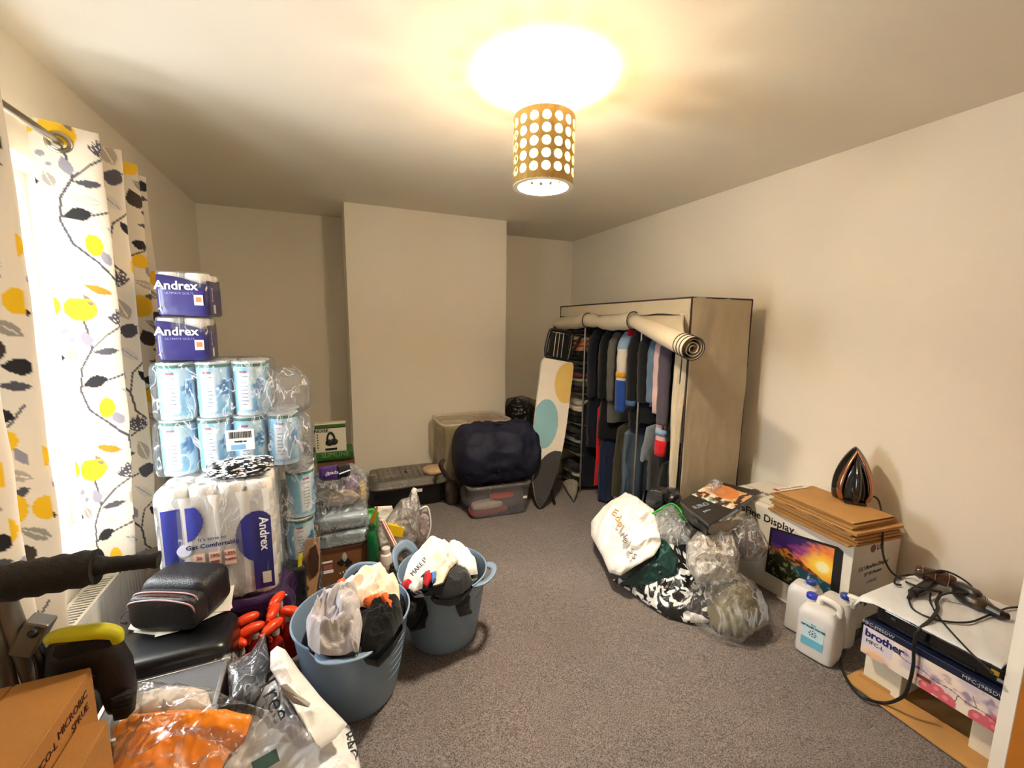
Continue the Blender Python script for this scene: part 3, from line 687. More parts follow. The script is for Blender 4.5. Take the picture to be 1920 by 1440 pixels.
G1 = cloth('light_grey_jersey', '#b9b2b4'); G2 = cloth('black_cotton', '#0f0f10', var=.2); G3 = cloth('peach_cotton', '#f0d6bd', .3, .05); G4 = cloth('navy_cotton', '#1d2534'); G5 = cloth('cream_towel', '#ece2d2', .5, .05)
G6 = cloth('orange_trim', '#d9632b'); G7 = cloth('dark_grey_knit', '#38383b'); G8 = cloth('red_cloth', '#b5242c'); G9 = cloth('blue_cloth', '#4a76b8'); G10 = cloth('white_cotton', '#f1eee8')
def garm(name, label, matl, pts, top, bot, amp, freq, seed, **k):
    m = pillow(pts, top, bot, amp, freq, seed, **k); o = obj(name, m, matl, smooth=True)
    return tag(o, label, 'clothing', 'clothes heaped in the baskets')
Q = lambda pts: [PZ(*p) for p in pts]
garm('navy_shirt', 'navy garment at the back left inside the near basket', G4, Q([(600, 1150, .36), (606, 1118, .38), (640, 1098, .40), (672, 1105, .40), (650, 1160, .38)]), .05, .08, .02, 12, 61)
garm('black_shorts', 'black garment bulging over the right front of the near basket', G2, Q([(672, 1168, .42), (700, 1140, .44), (750, 1135, .42), (757, 1165, .39), (738, 1195, .38), (706, 1228, .36), (678, 1222, .38)]), .055, .13, .028, 10, 62)
garm('black_sleeve', 'black garment hanging over the right rim of the near basket', G2, [PY(u, v, y) for u, v, y in ((742, 1120, 1.86), (765, 1102, 1.9), (790, 1112, 1.86), (800, 1150, 1.80), (794, 1178, 1.78), (772, 1186, 1.78), (758, 1165, 1.79), (742, 1148, 1.8))], .03, .04, .014, 13, 63, nrm=(.5, -.8, .3))
garm('grey_sweatshirt', 'pale grey rumpled sweatshirt at the left front of the near basket', G1, Q([(578, 1215, .40), (574, 1180, .42), (590, 1150, .44), (610, 1130, .45), (645, 1120, .46), (672, 1135, .46), (680, 1175, .44), (672, 1222, .40), (640, 1228, .39), (600, 1232, .39)]), .060, .11, .048, 9, 64, segs=160, rings=34)
garm('grey_sleeve', 'pale grey sleeve folded over the middle of the near basket', G1, Q([(618, 1140, .47), (636, 1112, .48), (668, 1112, .49), (676, 1140, .48), (664, 1172, .47), (640, 1185, .46), (632, 1160, .47)]), .045, .05, .034, 11, 65, segs=130, rings=26)
garm('peach_top', 'pale peach top heaped at the back of the near basket', G3, Q([(640, 1105, .44), (650, 1088, .46), (690, 1082, .48), (716, 1068, .50), (728, 1085, .48), (748, 1100, .46), (750, 1130, .44), (745, 1156, .42), (715, 1140, .44), (680, 1138, .46), (650, 1132, .45)]), .050, .09, .036, 10, 66, segs=150, rings=30)
garm('orange_hem', 'orange crumpled hem on the peach top in the near basket', G6, Q([(680, 1132, .472), (700, 1120, .482), (728, 1122, .472), (745, 1140, .45), (740, 1154, .44), (716, 1140, .46), (694, 1140, .47)]), .034, .02, .012, 20, 67)
garm('orange_strap', 'small orange strap at the back left of the near basket', G6, Q([(632, 1092, .45), (642, 1086, .46), (652, 1092, .46), (644, 1098, .45)]), .012, .01, .004, 30, 68, segs=40, rings=10)
garm('cream_towel', 'cream lettered towel heaped at the left of the far basket', G5, Q([(756, 1095, .37), (765, 1068, .39), (790, 1040, .42), (812, 1024, .44), (838, 1030, .44), (846, 1050, .44), (822, 1082, .43), (800, 1105, .40), (775, 1112, .37)]), .055, .10, .034, 9, 71, segs=140, rings=30)
garm('white_towel', 'white towel folded at the right of the far basket', G10, Q([(828, 1058, .43), (842, 1030, .44), (868, 1035, .43), (892, 1052, .41), (896, 1078, .39), (876, 1082, .40), (852, 1066, .43)]), .05, .09, .028, 10, 72, segs=120, rings=26)
garm('dark_jumper', 'dark grey jumper at the front of the far basket', G7, Q([(805, 1116, .38), (820, 1092, .41), (850, 1072, .42), (876, 1074, .41), (888, 1094, .38), (868, 1112, .36), (838, 1120, .36)]), .04, .09, .024, 10, 73, segs=120, rings=26)
garm('navy_shirt', 'navy cloth tucked at the front left of the far basket', G4, Q([(784, 1092, .41), (800, 1080, .43), (818, 1086, .43), (812, 1108, .40), (792, 1108, .39)]), .03, .05, .012, 14, 74)
garm('red_sock', 'red cloth showing at the left edge of the far basket', G8, Q([(752, 1096, .37), (762, 1088, .38), (774, 1094, .385), (768, 1106, .365), (756, 1106, .36)]), .02, .03, .006, 20, 75, segs=60, rings=14)
garm('red_stripe_top', 'red and blue striped cloth in the middle of the far basket', G8, Q([(796, 1074, .46), (806, 1070, .47), (810, 1086, .46), (800, 1100, .44), (793, 1094, .44)]), .02, .03, .006, 20, 76, segs=60, rings=14)
garm('blue_sock', 'small blue cloth beside the red stripe in the far basket', G9, Q([(808, 1078, .465), (818, 1074, .47), (818, 1088, .46), (810, 1094, .45)]), .018, .03, .005, 20, 77, segs=50, rings=12)
garm('beige_wrap', 'beige cloth strip across the far basket', cloth('beige_cloth', '#d8c8b0'), Q([(812, 1098, .44), (822, 1070, .47), (846, 1048, .49), (860, 1052, .48), (842, 1070, .475), (830, 1092, .45)]), .018, .03, .01, 14, 78)
garm('grey_sock', 'dark grey sock hanging over the front rim of the far basket', G7, [PY(u, v, y) for u, v, y in ((852, 1112, 1.81), (872, 1104, 1.81), (882, 1118, 1.80), (886, 1150, 1.785), (862, 1157, 1.78), (854, 1138, 1.785))], .012, .014, .004, 18, 79, nrm=(.3, -.9, .2), segs=70, rings=14)
for s_, z_ in (('MAKE', 0), ('EACH DAY', .03)):
    pass
garm('dark_lining', 'black clothes filling the depth of the near basket', G2, Q([(575, 1190, .33), (600, 1120, .33), (680, 1085, .33), (735, 1110, .33), (745, 1170, .33), (690, 1225, .33), (600, 1228, .33)]), .04, .10, .02, 9, 79)
garm('navy_lining', 'dark navy clothes filling the depth of the far basket', G4, Q([(765, 1100, .32), (780, 1045, .32), (840, 1028, .32), (895, 1050, .32), (895, 1090, .32), (840, 1118, .32)]), .04, .10, .02, 9, 80)
garm('pale_vest', 'pale patterned vest crumpled at the back of the far basket', cloth('vest_pale', '#cfc6c4', .4, .3, 60), Q([(806, 1032, .45), (830, 1024, .46), (858, 1030, .45), (862, 1044, .45), (838, 1048, .46), (815, 1044, .46)]), .03, .04, .020, 12, 81)
tw = [o for o in bpy.data.objects if o.name == 'cream_towel'][0]
text('MAKE IT', .030, mat('towel_print', '#3a3a44', .8), tw, tuple(PZ(786, 1062, .475)), basis((.75, .62, .25), (-.5, .5, .5)), ext=.002)

# ------------------------------------------------------------------ bottom left: suitcase, purse, papers, silver case
BK = mat('black_gloss', '#0b0b0c', .32, var=.2, coat=.2); BKM = mat('black_leather', '#171314', .42, bump=.3, bscale=220, var=.15)
sc_ = thing('suitcase', 'black glossy hard case lying flat beneath the purse and papers', 'case', (-.60, 1.87, 0))
m = M().blob((.205, .125, .165), (.28, .28), (80, 40), t=(0, 0, .235)); obj('shell', m, BK, sc_, smooth=True)
obj('seam', M().tube([(.208*math.copysign(abs(math.cos(a))**.28, math.cos(a)), .128*math.copysign(abs(math.sin(a))**.28, math.sin(a)), .23) for a in np.linspace(0, 2*math.pi, 80)], .004, 6), mat('dark_rubber', '#1c1c1c', .6), sc_, smooth=True)
obj('base_box', M().box((0, 0, .035), (.36, .20, .07)), mat('dark_rubber', '', .6), sc_, bevel=.01)
PAP = mat('paper', '#ece6da', .8, var=.04)
for i, (pts, z, l) in enumerate(((((240, 1180), (262, 1140), (330, 1120), (340, 1165), (290, 1190)), .402, 'white letter peeping out at the left of the purse'), (((290, 1195), (300, 1160), (430, 1110), (436, 1140), (330, 1185)), .405, 'folded white letter under the front of the purse'), (((385, 1150), (395, 1100), (440, 1095), (432, 1145)), .408, 'white sheet of paper at the right of the purse'), (((250, 1186), (275, 1150), (360, 1150), (300, 1192)), .400, 'cream envelope lowest under the purse'))):
    q = [PZ(u, v, z) for u, v in pts]; m = M().prism([(p.x, p.y) for p in q], z, z+.0015)
    tag(obj('paper_sheet', m, PAP), l, 'paper', 'papers under the purse')
pu = thing('wash_bag', 'black leather-look zipped bag with pink zip trim lying on papers', 'bag', (-.60, 1.985, .410), -.42)
def pb(sx, sy, sz, cy, cz, seed):
    return M().blob((sx, sy, sz), (.35, .45), (72, 44), lambda P: P*(1+.05*(ridge(P*14, seed)[..., None]-.5)), t=(0, cy, cz))
obj('body', pb(.135, .085, .088, .045, .086, 81), BKM, pu, smooth=True); obj('front_pocket', pb(.132, .045, .072, -.055, .070, 82), BKM, pu, smooth=True)
PK = mat('pink_trim', '#b98a8e', .5)
obj('zip_trim', M().tube(spline([(-.128, -.085, .075), (-.112, -.096, .118), (0, -.094, .132), (.112, -.096, .118), (.128, -.085, .075)], 8), .0035, 8), PK, pu, smooth=True)
obj('zip_trim', M().tube(spline([(-.128, -.065, .09), (-.112, -.068, .138), (0, -.065, .146), (.112, -.068, .138), (.128, -.065, .09)], 8), .003, 8), PK, pu, smooth=True)
zt = M()
for k in range(26): zt.box((-.09+k*.0072, -.080, .137+.006*math.sin(k/25*math.pi)), (.0035, .014, .004))
tag(obj('zip_teeth', zt, mat('bronze', '#7a5a4a', .4, .6), pu), kind='stuff')
obj('zip_pull', M().box((.118, .0, .142), (.02, .008, .004)), mat('bronze', '', .4, .6), pu)
obj('wrist_strap', M().tube(spline([(-.135, -.04, .08), (-.17, -.06, .055), (-.175, -.08, .03), (-.14, -.09, .03)], 6), .006, 8, flat=.4), BKM, pu, smooth=True)
ac = thing('aluminium_case', 'silver edged grey hard case lying in front of the black suitcase', 'case', (-.565, 1.622, .262), .02)
obj('body', M().box((0, 0, -.0925), (.325, .24, .335)), mat('case_side', '#17181a', .5), ac, bevel=.004)
obj('lid_panel', M().box((0, 0, .077), (.31, .225, .004)), mat('case_panel', '#6c6d72', .45, .2, bump=.2, bscale=300), ac)
AL = mat('aluminium', '#c9c7c2', .25, .9, var=.04)
fr = M()
for x in (-.1625, .1625):
    for y in (-.12, .12): obj('corner_cap', M().blob((.016, .016, .016), (.4, .4), (20, 12), t=(x, y, .074)), AL, ac, smooth=True)
for c, d in (((0, .12, .076), (.31, .014, .014)), ((0, -.12, .076), (.31, .014, .014)), ((.1625, 0, .076), (.014, .226, .014)), ((-.1625, 0, .076), (.014, .226, .014)), ((.1625, .12, 0), (.012, .012, .15)), ((.1625, -.12, 0), (.012, .012, .15))): obj('edge_rail', M().box(c, d), AL, ac, bevel=.002)
obj('latch', M().box((-.03, -.128, .05), (.035, .006, .04)), AL, ac, bevel=.002)
for x in (-.085, -.045): obj('screw_post', M().lathe([(0, 0), (.008, 0), (.008, .012), (0, .012)][::-1], 16, t=(x, -.06, .078)), AL, ac, smooth=2)

# spray bottles
RED = mat('spray_red', '#ea4318', .28, coat=.3, var=.08); REDB = mat('bottle_red', '#b01f12', .2, trans=.25, var=.1); CLR = film('spray_neck', '#ffffff', .25, .6, 40)
def spray():
    t = thing('spray_bottle', 'x', 'spray bottle', group='red spray bottles')
    obj('body', M().lathe([(0, 0), (.030, 0), (.032, .006), (.032, .11), (.028, .135), (.013, .16), (.012, .172), (0, .172)], 28), REDB, t, smooth=2)
    obj('collar', M().lathe([(0, .17), (.015, .17), (.016, .178), (.015, .195), (0, .195)], 24), mat('collar_clear', '#d9cfc8', .2, trans=.4), t, smooth=2)
    def fn(P): 
        P = P.copy(); P[..., 2] += -.25*np.maximum(0, P[..., 0])**1.0*.6; return P
    obj('spray_head', M().blob((.052, .021, .021), (.9, .8), (40, 22), fn, t=(.014, 0, .218)), RED, t, smooth=True)
    obj('trigger', M().tube(spline([(.03, 0, .205), (.034, 0, .185), (.024, 0, .165), (.028, 0, .15)], 5), [.008]*15+[.006], 10, flat=.6), RED, t, smooth=True)
    obj('nozzle', M().lathe([(0, 0), (.010, 0), (.010, .012), (0, .012)], 16, R=roty(math.pi/2), t=(.062, 0, .207)), RED, t, smooth=2)
    return t
sp = spray()
for i, (u, v, y, rz, tilt, l) in enumerate(((468, 1158, 2.03, 3.5, 0, 'red spray bottle, hindmost of the left pair beside the black case'), (478, 1176, 1.97, 3.45, 0, 'red spray bottle, front one of the left pair beside the black case'), (460, 1208, 1.90, 2.5, .15, 'red spray bottle leaning lowest behind the dark bag'), (516, 1170, 1.96, 3.9, 0, 'red spray bottle in front of the cluster next to the basket'), (515, 1142, 2.06, 4.4, 0, 'red spray bottle in the middle of the right cluster'), (541, 1145, 2.02, -.5, 0, 'red spray bottle nearest the basket with its head turned right'), (523, 1120, 2.12, 4.2, 0, 'red spray bottle at the back, tallest head of the cluster'))):
    p = PY(u, v, y); o = sp if i == 0 else copytree(sp)
    o.location = (p.x, p.y, p.z-.218); o.rotation_euler = (0, tilt, rz); o['label'] = l

# dark blue items in clear film
db = thing('dark_bag', 'navy folded item in clear film standing behind the white carrier bag', 'bag')
obj('contents', pillow([PY(*p) for p in ((438, 1250, 1.72), (470, 1228, 1.76), (500, 1210, 1.78), (503, 1240, 1.74), (492, 1290, 1.66), (470, 1318, 1.60), (438, 1312, 1.58), (432, 1280, 1.65))], .03, .05, .006, 8, 91, nrm=(.2, -.8, .5)), mat('navy_film', '#232c3c', .3, coat=.4, bump=.3, bscale=18, var=.2), db, smooth=True)
obj('film', pillow([PY(*p) for p in ((425, 1245, 1.72), (470, 1222, 1.76), (496, 1185, 1.80), (506, 1240, 1.73), (496, 1295, 1.64), (468, 1325, 1.58), (430, 1318, 1.57))], .05, .05, .014, 9, 92, nrm=(.2, -.8, .5)), WRAP2, db, smooth=True)
o = obj('clear_bag', pillow([PY(*p) for p in ((378, 1235, 1.80), (392, 1210, 1.82), (408, 1193, 1.84), (425, 1202, 1.83), (448, 1235, 1.80), (440, 1255, 1.76), (400, 1250, 1.76))], .045, .03, .014, 12, 93, nrm=(0, -.8, .6)), film('grey_film', '#b9bcc2', .22, .6, 14), smooth=True); tag(o, 'clump of clear film between the silver case and the spray bottles', 'plastic film')

# ------------------------------------------------------------------ bags in the near left corner
def flat(name, label, matl, pts, top, bot, amp, freq, seed, cat='bag', parent=None, **k):
    o = obj(name, pillow([PZ(*p) for p in pts], top, bot, amp, freq, seed, **k), matl, parent, smooth=True)
    return tag(o, label, cat) if parent is None else o
WP = mat('white_poly', '#e9e6e2', .3, bump=.25, bscale=14, var=.05, coat=.2)
cb = thing('clear_poly_bag', 'clear polythene bag spread at the bottom left around the orange item', 'bag')
flat('orange_contents', None, mat('orange_poly', '#f08a10', .35, bump=.3, bscale=10, var=.15, coat=.2), [(205, 1370, 0.330), (250, 1345, 0.360), (330, 1335, 0.380), (420, 1334, 0.390), (474, 1344, 0.370), (462, 1378, 0.350), (430, 1415, 0.310), (400, 1470, 0.280), (300, 1500, 0.290), (215, 1480, 0.330)], .035, .10, .014, 7, 101, parent=cb, segs=150, rings=34)
flat('pale_contents', None, mat('pale_peach', '#ddd2c8', .5, bump=.2, bscale=20), [(245, 1345, 0.350), (250, 1310, 0.355), (310, 1295, 0.350), (390, 1300, 0.350), (400, 1335, 0.350), (330, 1345, 0.350)], .03, .08, .012, 9, 102, parent=cb)
flat('film', None, film('bag_film', '#fbf9f6', .04, .30, 7, .16), [(205, 1360, 0.350), (235, 1300, 0.390), (300, 1285, 0.400), (400, 1300, 0.400), (480, 1325, 0.390), (525, 1345, 0.350), (510, 1380, 0.330), (470, 1400, 0.330), (440, 1450, 0.310), (330, 1520, 0.290), (210, 1500, 0.330)], .06, .06, .022, 6, 103, parent=cb, segs=160, rings=38)
wb = thing('white_carrier_bag', 'crumpled white carrier bag with black lettering spread on the floor by the basket', 'bag')
flat('lower_bag', None, WP, [(400, 1470, .12), (440, 1400, .16), (470, 1345, .18), (510, 1330, .16), (560, 1345, .14), (610, 1352, .12), (655, 1360, .10), (668, 1400, .10), (682, 1470, .10), (600, 1520, .12), (480, 1520, .12)], .05, .09, .020, 6, 105, parent=wb, segs=170, rings=40)
flat('side_fold', None, film('milky_film', '#f1eef0', .42, .75, 9, .2), [(470, 1345, .19), (490, 1300, .22), (515, 1270, .24), (530, 1300, .24), (560, 1350, .19), (590, 1395, .17), (560, 1400, .18), (500, 1385, .19)], .045, .05, .022, 9, 106, parent=wb, segs=130, rings=30)
wt = obj('upright_fold', pillow([PY(*p) for p in ((508, 1222, 1.62), (520, 1211, 1.63), (535, 1218, 1.62), (560, 1255, 1.56), (600, 1305, 1.48), (640, 1345, 1.42), (652, 1358, 1.40), (630, 1385, 1.36), (600, 1405, 1.33), (580, 1375, 1.36), (555, 1330, 1.42), (528, 1290, 1.5), (508, 1255, 1.57))], .030, .020, .012, 8, 107, nrm=(-.3, -.5, .8), segs=150, rings=26), WP, wb, smooth=True)
obj('hole_shade', pillow([PY(*p) for p in ((548, 1290, 1.44), (560, 1286, 1.44), (580, 1305, 1.42), (604, 1322, 1.40), (600, 1330, 1.39), (572, 1322, 1.41), (556, 1306, 1.43))], .004, .004, 0, 8, 1, nrm=(-.3, -.5, .8), segs=50, rings=6), mat('bag_shadow_grey', '#a8a29a', .6), wb, smooth=True).location = (-.03, -.04, .055)  # solid grey pad painting the shade inside the handle hole
bdir = basis((.35, -.25, -.75), (.75, .35, .25))
text('VTree', .085, BLACK, wb, tuple(PZ(508, 1296, .34)), basis((.35, -.75, -.35), (.7, .5, .2)), ext=.001)
text('BAG', .06, BLACK, wb, tuple(PZ(655, 1400, .135)), basis((.1, -1, 0), (.9, .1, .3)), ext=.001)
obj('green_logo', M().box((0, 0, 0), (.07, .05, .002)), mat('logo_green', '#1d3a2c', .5), wb, loc=tuple(PZ(498, 1428, .222)), rot=(0, 0, .3))

# cardboard boxes in the corner
cbx = thing('cardboard_box', 'large brown cardboard box in the near left corner with dark print', 'box', (-.79, 1.15, 0), 0)
BW, BL_, BH = .30, .54, .65
obj('carton', M().box((0, 0, BH/2), (BW, BL_, BH)), CARD, cbx, bevel=.003)
obj('top_flap', M().box((-.078, 0, BH+.002), (.14, BL_-.006, .004)), CARD, cbx); obj('top_flap', M().box((.074, 0, BH+.002), (.148, BL_-.006, .004)), CARD, cbx)
obj('lid_slit', M().box((-.004, -.04, BH+.0052), (.007, BL_*.6, .003)), mat('dark_brown_print', '#4a1f14', .6), cbx)
SX = basis((0, 1, 0), (0, 0, 1)); BRN = mat('dark_brown_print', '', .6)
for s_, y, z, sz in (('MICROBIC', .165, .605, .029), ('SPRUE', .19, .570, .029), ('A/CO-L', .045, .595, .028)): text(s_, sz, BRN, cbx, (BW/2+.001, y, z), SX)
ring = M(); a = np.linspace(0, 2*math.pi, 48, endpoint=False)
ring.grid([[(0, .060*k*math.copysign(abs(math.cos(t))**.8, math.cos(t)), .022*k2*math.sin(t)) for k, k2 in ((1, 1), (.86, .62))] for t in a], closeu=True)
obj('oval_logo', ring, BRN, cbx, loc=(BW/2+.0012, .135, .49), solid=.001); text('Chellon', .024, BRN, cbx, (BW/2+.001, .135, .49), SX)
cb2 = thing('cardboard_box', 'smaller brown cardboard box right of the large one at the bottom left', 'box', (-.607, 1.20, 0), 0)
obj('carton', M().box((0, 0, .28), (.06, .24, .56)), CARD, cb2, bevel=.003); obj('top_flap', M().box((0, 0, .562), (.056, .234, .004)), CARD, cb2)
text('Thuasimi', .055, BRN, cb2, (.031, .02, .42), basis((0, .25, -1), (0, 1, .25)), ext=.0008)

# ------------------------------------------------------------------ exercise machine
FOAM = mat('black_foam', '#14110f', .85, bump=.5, bscale=90, var=.25); GR = mat('machine_grey', '#7d7870', .4, .5, var=.1); YEL = mat('machine_yellow', '#c9c412', .5, var=.05)
em = thing('exercise_machine', 'black exercise machine with foam roller, grey post and yellow-lined cup by the curtain', 'exercise machine')
p0, p1, p2 = Vector((-.835, 1.46, .918)), PY(182, 1062, 1.46), PY(298, 1049, 1.46)
ax = (p1-p0)
pts = [p0+ax*t for t in np.linspace(0, 1, 16)]; rr = [(.048)+.003*math.sin(i*2.1) for i in range(16)]; rr[-1] = .047; rr[0] = .045
obj('foam_roller', M().tube(pts, rr, 28), FOAM, em, smooth=2, bevel=0)
pts = [p1+(p2-p1)*t for t in np.linspace(0, 1, 14)]; obj('hand_grip', M().tube(pts, [.030, .026, .023, .022, .0225, .0205, .022, .0205, .022, .0205, .0215, .020, .024, .024], 20), FOAM, em, smooth=2)
obj('post', M().tube([PY(5, 1118, 1.50), PY(75, 1300, 1.56)], .030, 16, flat=.7), GR, em, smooth=2)
obj('post', M().tube([PY(-22, 1150, 1.48), PY(25, 1330, 1.54)], .022, 16), GR, em, smooth=2)
obj('bracket', M().box(PY(62, 1190, 1.52), (.055, .05, .10), R=roty(.5)), GR, em, bevel=.006)
obj('bracket_knob', M().blob((.012, .012, .012), seg=(18, 12), t=PY(62, 1188, 1.48)), BK, em, smooth=True)
obj('lever', M().tube(spline([PY(85, 1280, 1.50), PY(78, 1235, 1.51), PY(62, 1205, 1.52)], 5), .016, 12), BK, em, smooth=2)
cup = PY(168, 1215, 1.52)
# thick moulded cup: outer shell, yellow lining along the top, black pad painted as the hollow's shade
def cupshell(P):
    return P
sh_o = [PY(u, v, 1.49) for u, v in ((82, 1268), (86, 1215), (120, 1182), (180, 1174), (222, 1184), (250, 1230), (259, 1290), (240, 1335), (205, 1340), (195, 1300), (165, 1282), (120, 1290))]
obj('cup_shell', pillow(sh_o, .05, .06, .002, 4, 111, nrm=(.25, -.9, .3), segs=100, rings=22, pw=4), BKM, em, smooth=True)
obj('cup_shade', pillow([PY(u, v, 1.425) for u, v in ((98, 1230), (104, 1212), (150, 1202), (200, 1194), (220, 1199), (206, 1214), (150, 1228), (112, 1238))], .012, .01, 0, 4, 112, nrm=(.25, -.9, .3), segs=60, rings=8), mat('shade_black', '#020202', .9), em, smooth=True)
yp = spline([PY(90, 1200, 1.435), PY(108, 1192, 1.43), PY(150, 1186, 1.425), PY(190, 1183, 1.425), PY(216, 1188, 1.425), PY(222, 1203, 1.425)], 6)
obj('yellow_lining', M().tube(yp, [.013+.008*math.sin(i/30*math.pi) for i in range(len(yp))], 12), YEL, em, smooth=True)
ft = [PY(u, v, 1.46) for u, v in ((205, 1305), (240, 1290), (256, 1298), (254, 1330), (240, 1345), (214, 1350))]
obj('rubber_foot', pillow(ft, .03, .05, .001, 4, 113, nrm=(.2, -.9, .3), segs=60, rings=14, pw=5), FOAM, em, smooth=True)
for k in range(4): a, b = PY(214, 1309+k*8, 1.425), PY(250, 1300+k*8, 1.425); obj('foot_rib', M().tube([a, b], .0022, 6), FOAM, em)
obj('frame_leg', M().tube([PY(120, 1270, 1.56), Vector((PY(120, 1270, 1.56).x, 1.72, .02))], .02, 12), GR, em, smooth=2)
obj('frame_leg', M().tube([PY(75, 1300, 1.56), Vector((-.92, 1.74, .02))], .02, 12), GR, em, smooth=2)
obj('base_bar', M().tube([(-.98, 1.72, .022), (-.76, 1.56, .022)], .022, 12), GR, em, smooth=2)
# ------------------------------------------------------------------ cluster behind the near basket (centre left)
KRAFT = mat('kraft_dark', '#6f4524', .8, bump=.15, bscale=120, var=.12); FOIL = mat('foil_pack', '#aebdc6', .25, .35, bump=.5, bscale=24, var=.1, coat=.3)
X0, X1 = -.115, .155; YY = 2.62
kb = thing('brown_box', 'dark brown printed cardboard box beneath the two silvery packs', 'box', (.035, YY+.13, 0))
obj('carton', M().box((0, 0, .125), (.28, .26, .25)), KRAFT, kb, bevel=.003)
obj('white_patch', M().box((-.098, -.131, .172), (.055, .001, .012)), WHITEP, kb); obj('white_patch', M().box((-.095, -.131, .11), (.055, .001, .02)), WHITEP, kb); obj('pink_patch', M().box((-.096, -.131, .14), (.05, .001, .03)), mat('dusty_red', '#9d5a55', .6), kb)
dm = M()
for i in range(9):
    a = i/9*math.pi; dm.blob((.014, .002, .014), seg=(10, 6), t=(-.005+.035*math.cos(a)*(1 if i % 2 else .5), -.131, .13+.035*math.sin(a)))
tag(obj('dark_flourish', dm, BLACK, kb), kind='stuff'); obj('pale_flourish', M().blob((.014, .002, .03), seg=(16, 10), t=(-.002, -.132, .185)), mat('pale_grey_print', '#a9a39a', .6), kb)
for i in range(6): obj('white_mark', M().box((-.03+i*.017, -.1315, .085+.004*i), (.006, .001, .008+.002*i)), WHITEP, kb)
for k, z in enumerate((.30, .405)):
    t = thing('foil_pack', ('silvery white plastic pack, the lower of two lying on the brown box', 'silvery white plastic pack, the upper of two, with a dark printed left end')[k], 'pack', (.03, YY+.125, z))
    obj('wrap', M().blob((.148, .13, .052), (.22, .4), (80, 44), lambda P, k=k: P*(1+.10*(ridge(P*np.array([8, 16, 22]), 120+k)[..., None]-.5))), FOIL, t, smooth=True)
    text(('Ultra Collection', 'Lifecolour')[k], .036, mat('pale_grey_print', '', .6), t, (.03, -.150, -.008), FRONT, ext=.001)
    obj('film', M().blob((.155, .138, .057), (.22, .4), (70, 40), lambda P, k=k: P*(1+.14*(ridge(P*12, 125+k)[..., None]-.5))), film('pack_film', '#ffffff', .05, .5, 14, .1), t, smooth=True)
    if k: 
        for i in range(6): obj('dark_print', M().box((-.115+i*.018, -.150, -.03+.006*math.sin(i*2)), (.010, .002, .028+.008*math.cos(i*1.7))), mat('maroon_dark', '#57454a', .6), t)
cl = thing('cardboard_stand', 'tall leaning cardboard sleeve with a leaf-shaped cut-out left of the brown box', 'cardboard')
A_, B_, C__, D_ = PY(592, 1005, 2.42), PY(601, 1040, 2.42), PY(588, 1175, 2.36), PY(556, 1172, 2.36)
qa = [PY(u, v, 2.42-(v-1010)/165*.05) for u, v in ((573, 1012), (600, 1008), (600, 1060), (592, 1120), (586, 1178), (553, 1175), (562, 1100))]
def slab(pts, th, nrm=(0, -1, 0)):
    n = len(pts); N_ = Vector(nrm)*th; v = [tuple(p) for p in pts]+[tuple(p-N_) for p in pts]
    return M().add(v, [tuple(range(n)), tuple(range(n, 2*n))[::-1]]+[(i, n+i, n+(i+1) % n, (i+1) % n) for i in range(n)])
obj('panel', slab(qa, .012), mat('card_light', '#b98a5c', .8, bump=.1, bscale=100, var=.1), cl)
qa = [PY(u, v, 2.39) for u, v in ((580, 1030), (592, 1022), (598, 1045), (597, 1072), (584, 1084), (577, 1060))]
obj('cut_out_shade', slab(qa, .006), mat('cut_shadow', '#3f2412', .9), cl)  # dark slab painting the shade seen in the leaf-shaped opening
qa = [PY(u, v, 2.34) for u, v in ((572, 1101), (576, 1098), (580, 1102), (578, 1108), (573, 1108))]; obj('printed_mark', slab(qa, .002), mat('mark_green', '#4a4a2c', .8), cl)
o = obj('yellow_tag', slab([PY(u, v, 2.36) for u, v in ((560, 1040), (568, 1036), (566, 1062), (558, 1066))], .003), mat('tag_yellow', '#e0cf1e', .6)); tag(o, 'small yellow label beside the leaning cardboard sleeve', 'label')
oo = obj('dark_olive_bag', pillow([PY(u, v, 2.55) for u, v in ((566, 1000), (580, 975), (600, 985), (600, 1035), (588, 1030), (575, 1010))], .03, .04, .01, 12, 131, nrm=(0, -1, .2)), mat('olive_film', '#4b421c', .4, var=.4, bump=.3)); tag(oo, 'dark olive bag tucked behind the leaning cardboard sleeve', 'bag')
o = obj('silver_text_pack', crinkle_box(0, 0, 0, .10, .14, .30, .008, 12, 133), mat('dark_pack', '#2a2b2f', .3, .2, var=.5, vscale=30, bump=.3, bscale=30, coat=.3), smooth=True); o.location = (-.215, 2.42, .17); tag(o, 'dark shiny pack standing below the blue tub column', 'pack')
# upper bundle in grey film
def PYs(l, y): return [PY(u, v, y) for u, v in l]
ub = thing('wrapped_bundle', 'grey plastic-wrapped bundle of pads on top of the silvery packs', 'bundle')
def lump_px(name, matl, parent, l, y, top, bot, amp, freq, seed, nrm=(0, -.9, .45), **k):
    return obj(name, pillow(PYs(l, y), top, bot, amp, freq, seed, nrm=nrm, **k), matl, parent, smooth=True)
lump_px('inner_pack', mat('taupe_pack', '#8f8278', .6, bump=.4, bscale=20, var=.3), ub, [(566, 945), (572, 905), (600, 893), (650, 888), (682, 895), (684, 925), (680, 945), (640, 955), (600, 962)], 2.80, .07, .14, .016, 10, 141, segs=140, rings=30)
lump_px('lilac_pack', mat('lilac_pack', '#9a7aa6', .4, bump=.3, var=.2), ub, [(636, 900), (655, 890), (674, 892), (676, 915), (656, 925), (640, 920)], 2.72, .03, .05, .01, 14, 142)
lump_px('yellow_pack', mat('yellow_pack', '#e2b70c', .4, bump=.3, var=.15), ub, [(672, 905), (680, 898), (687, 910), (686, 938), (675, 940), (670, 920)], 2.74, .03, .05, .005, 14, 143)
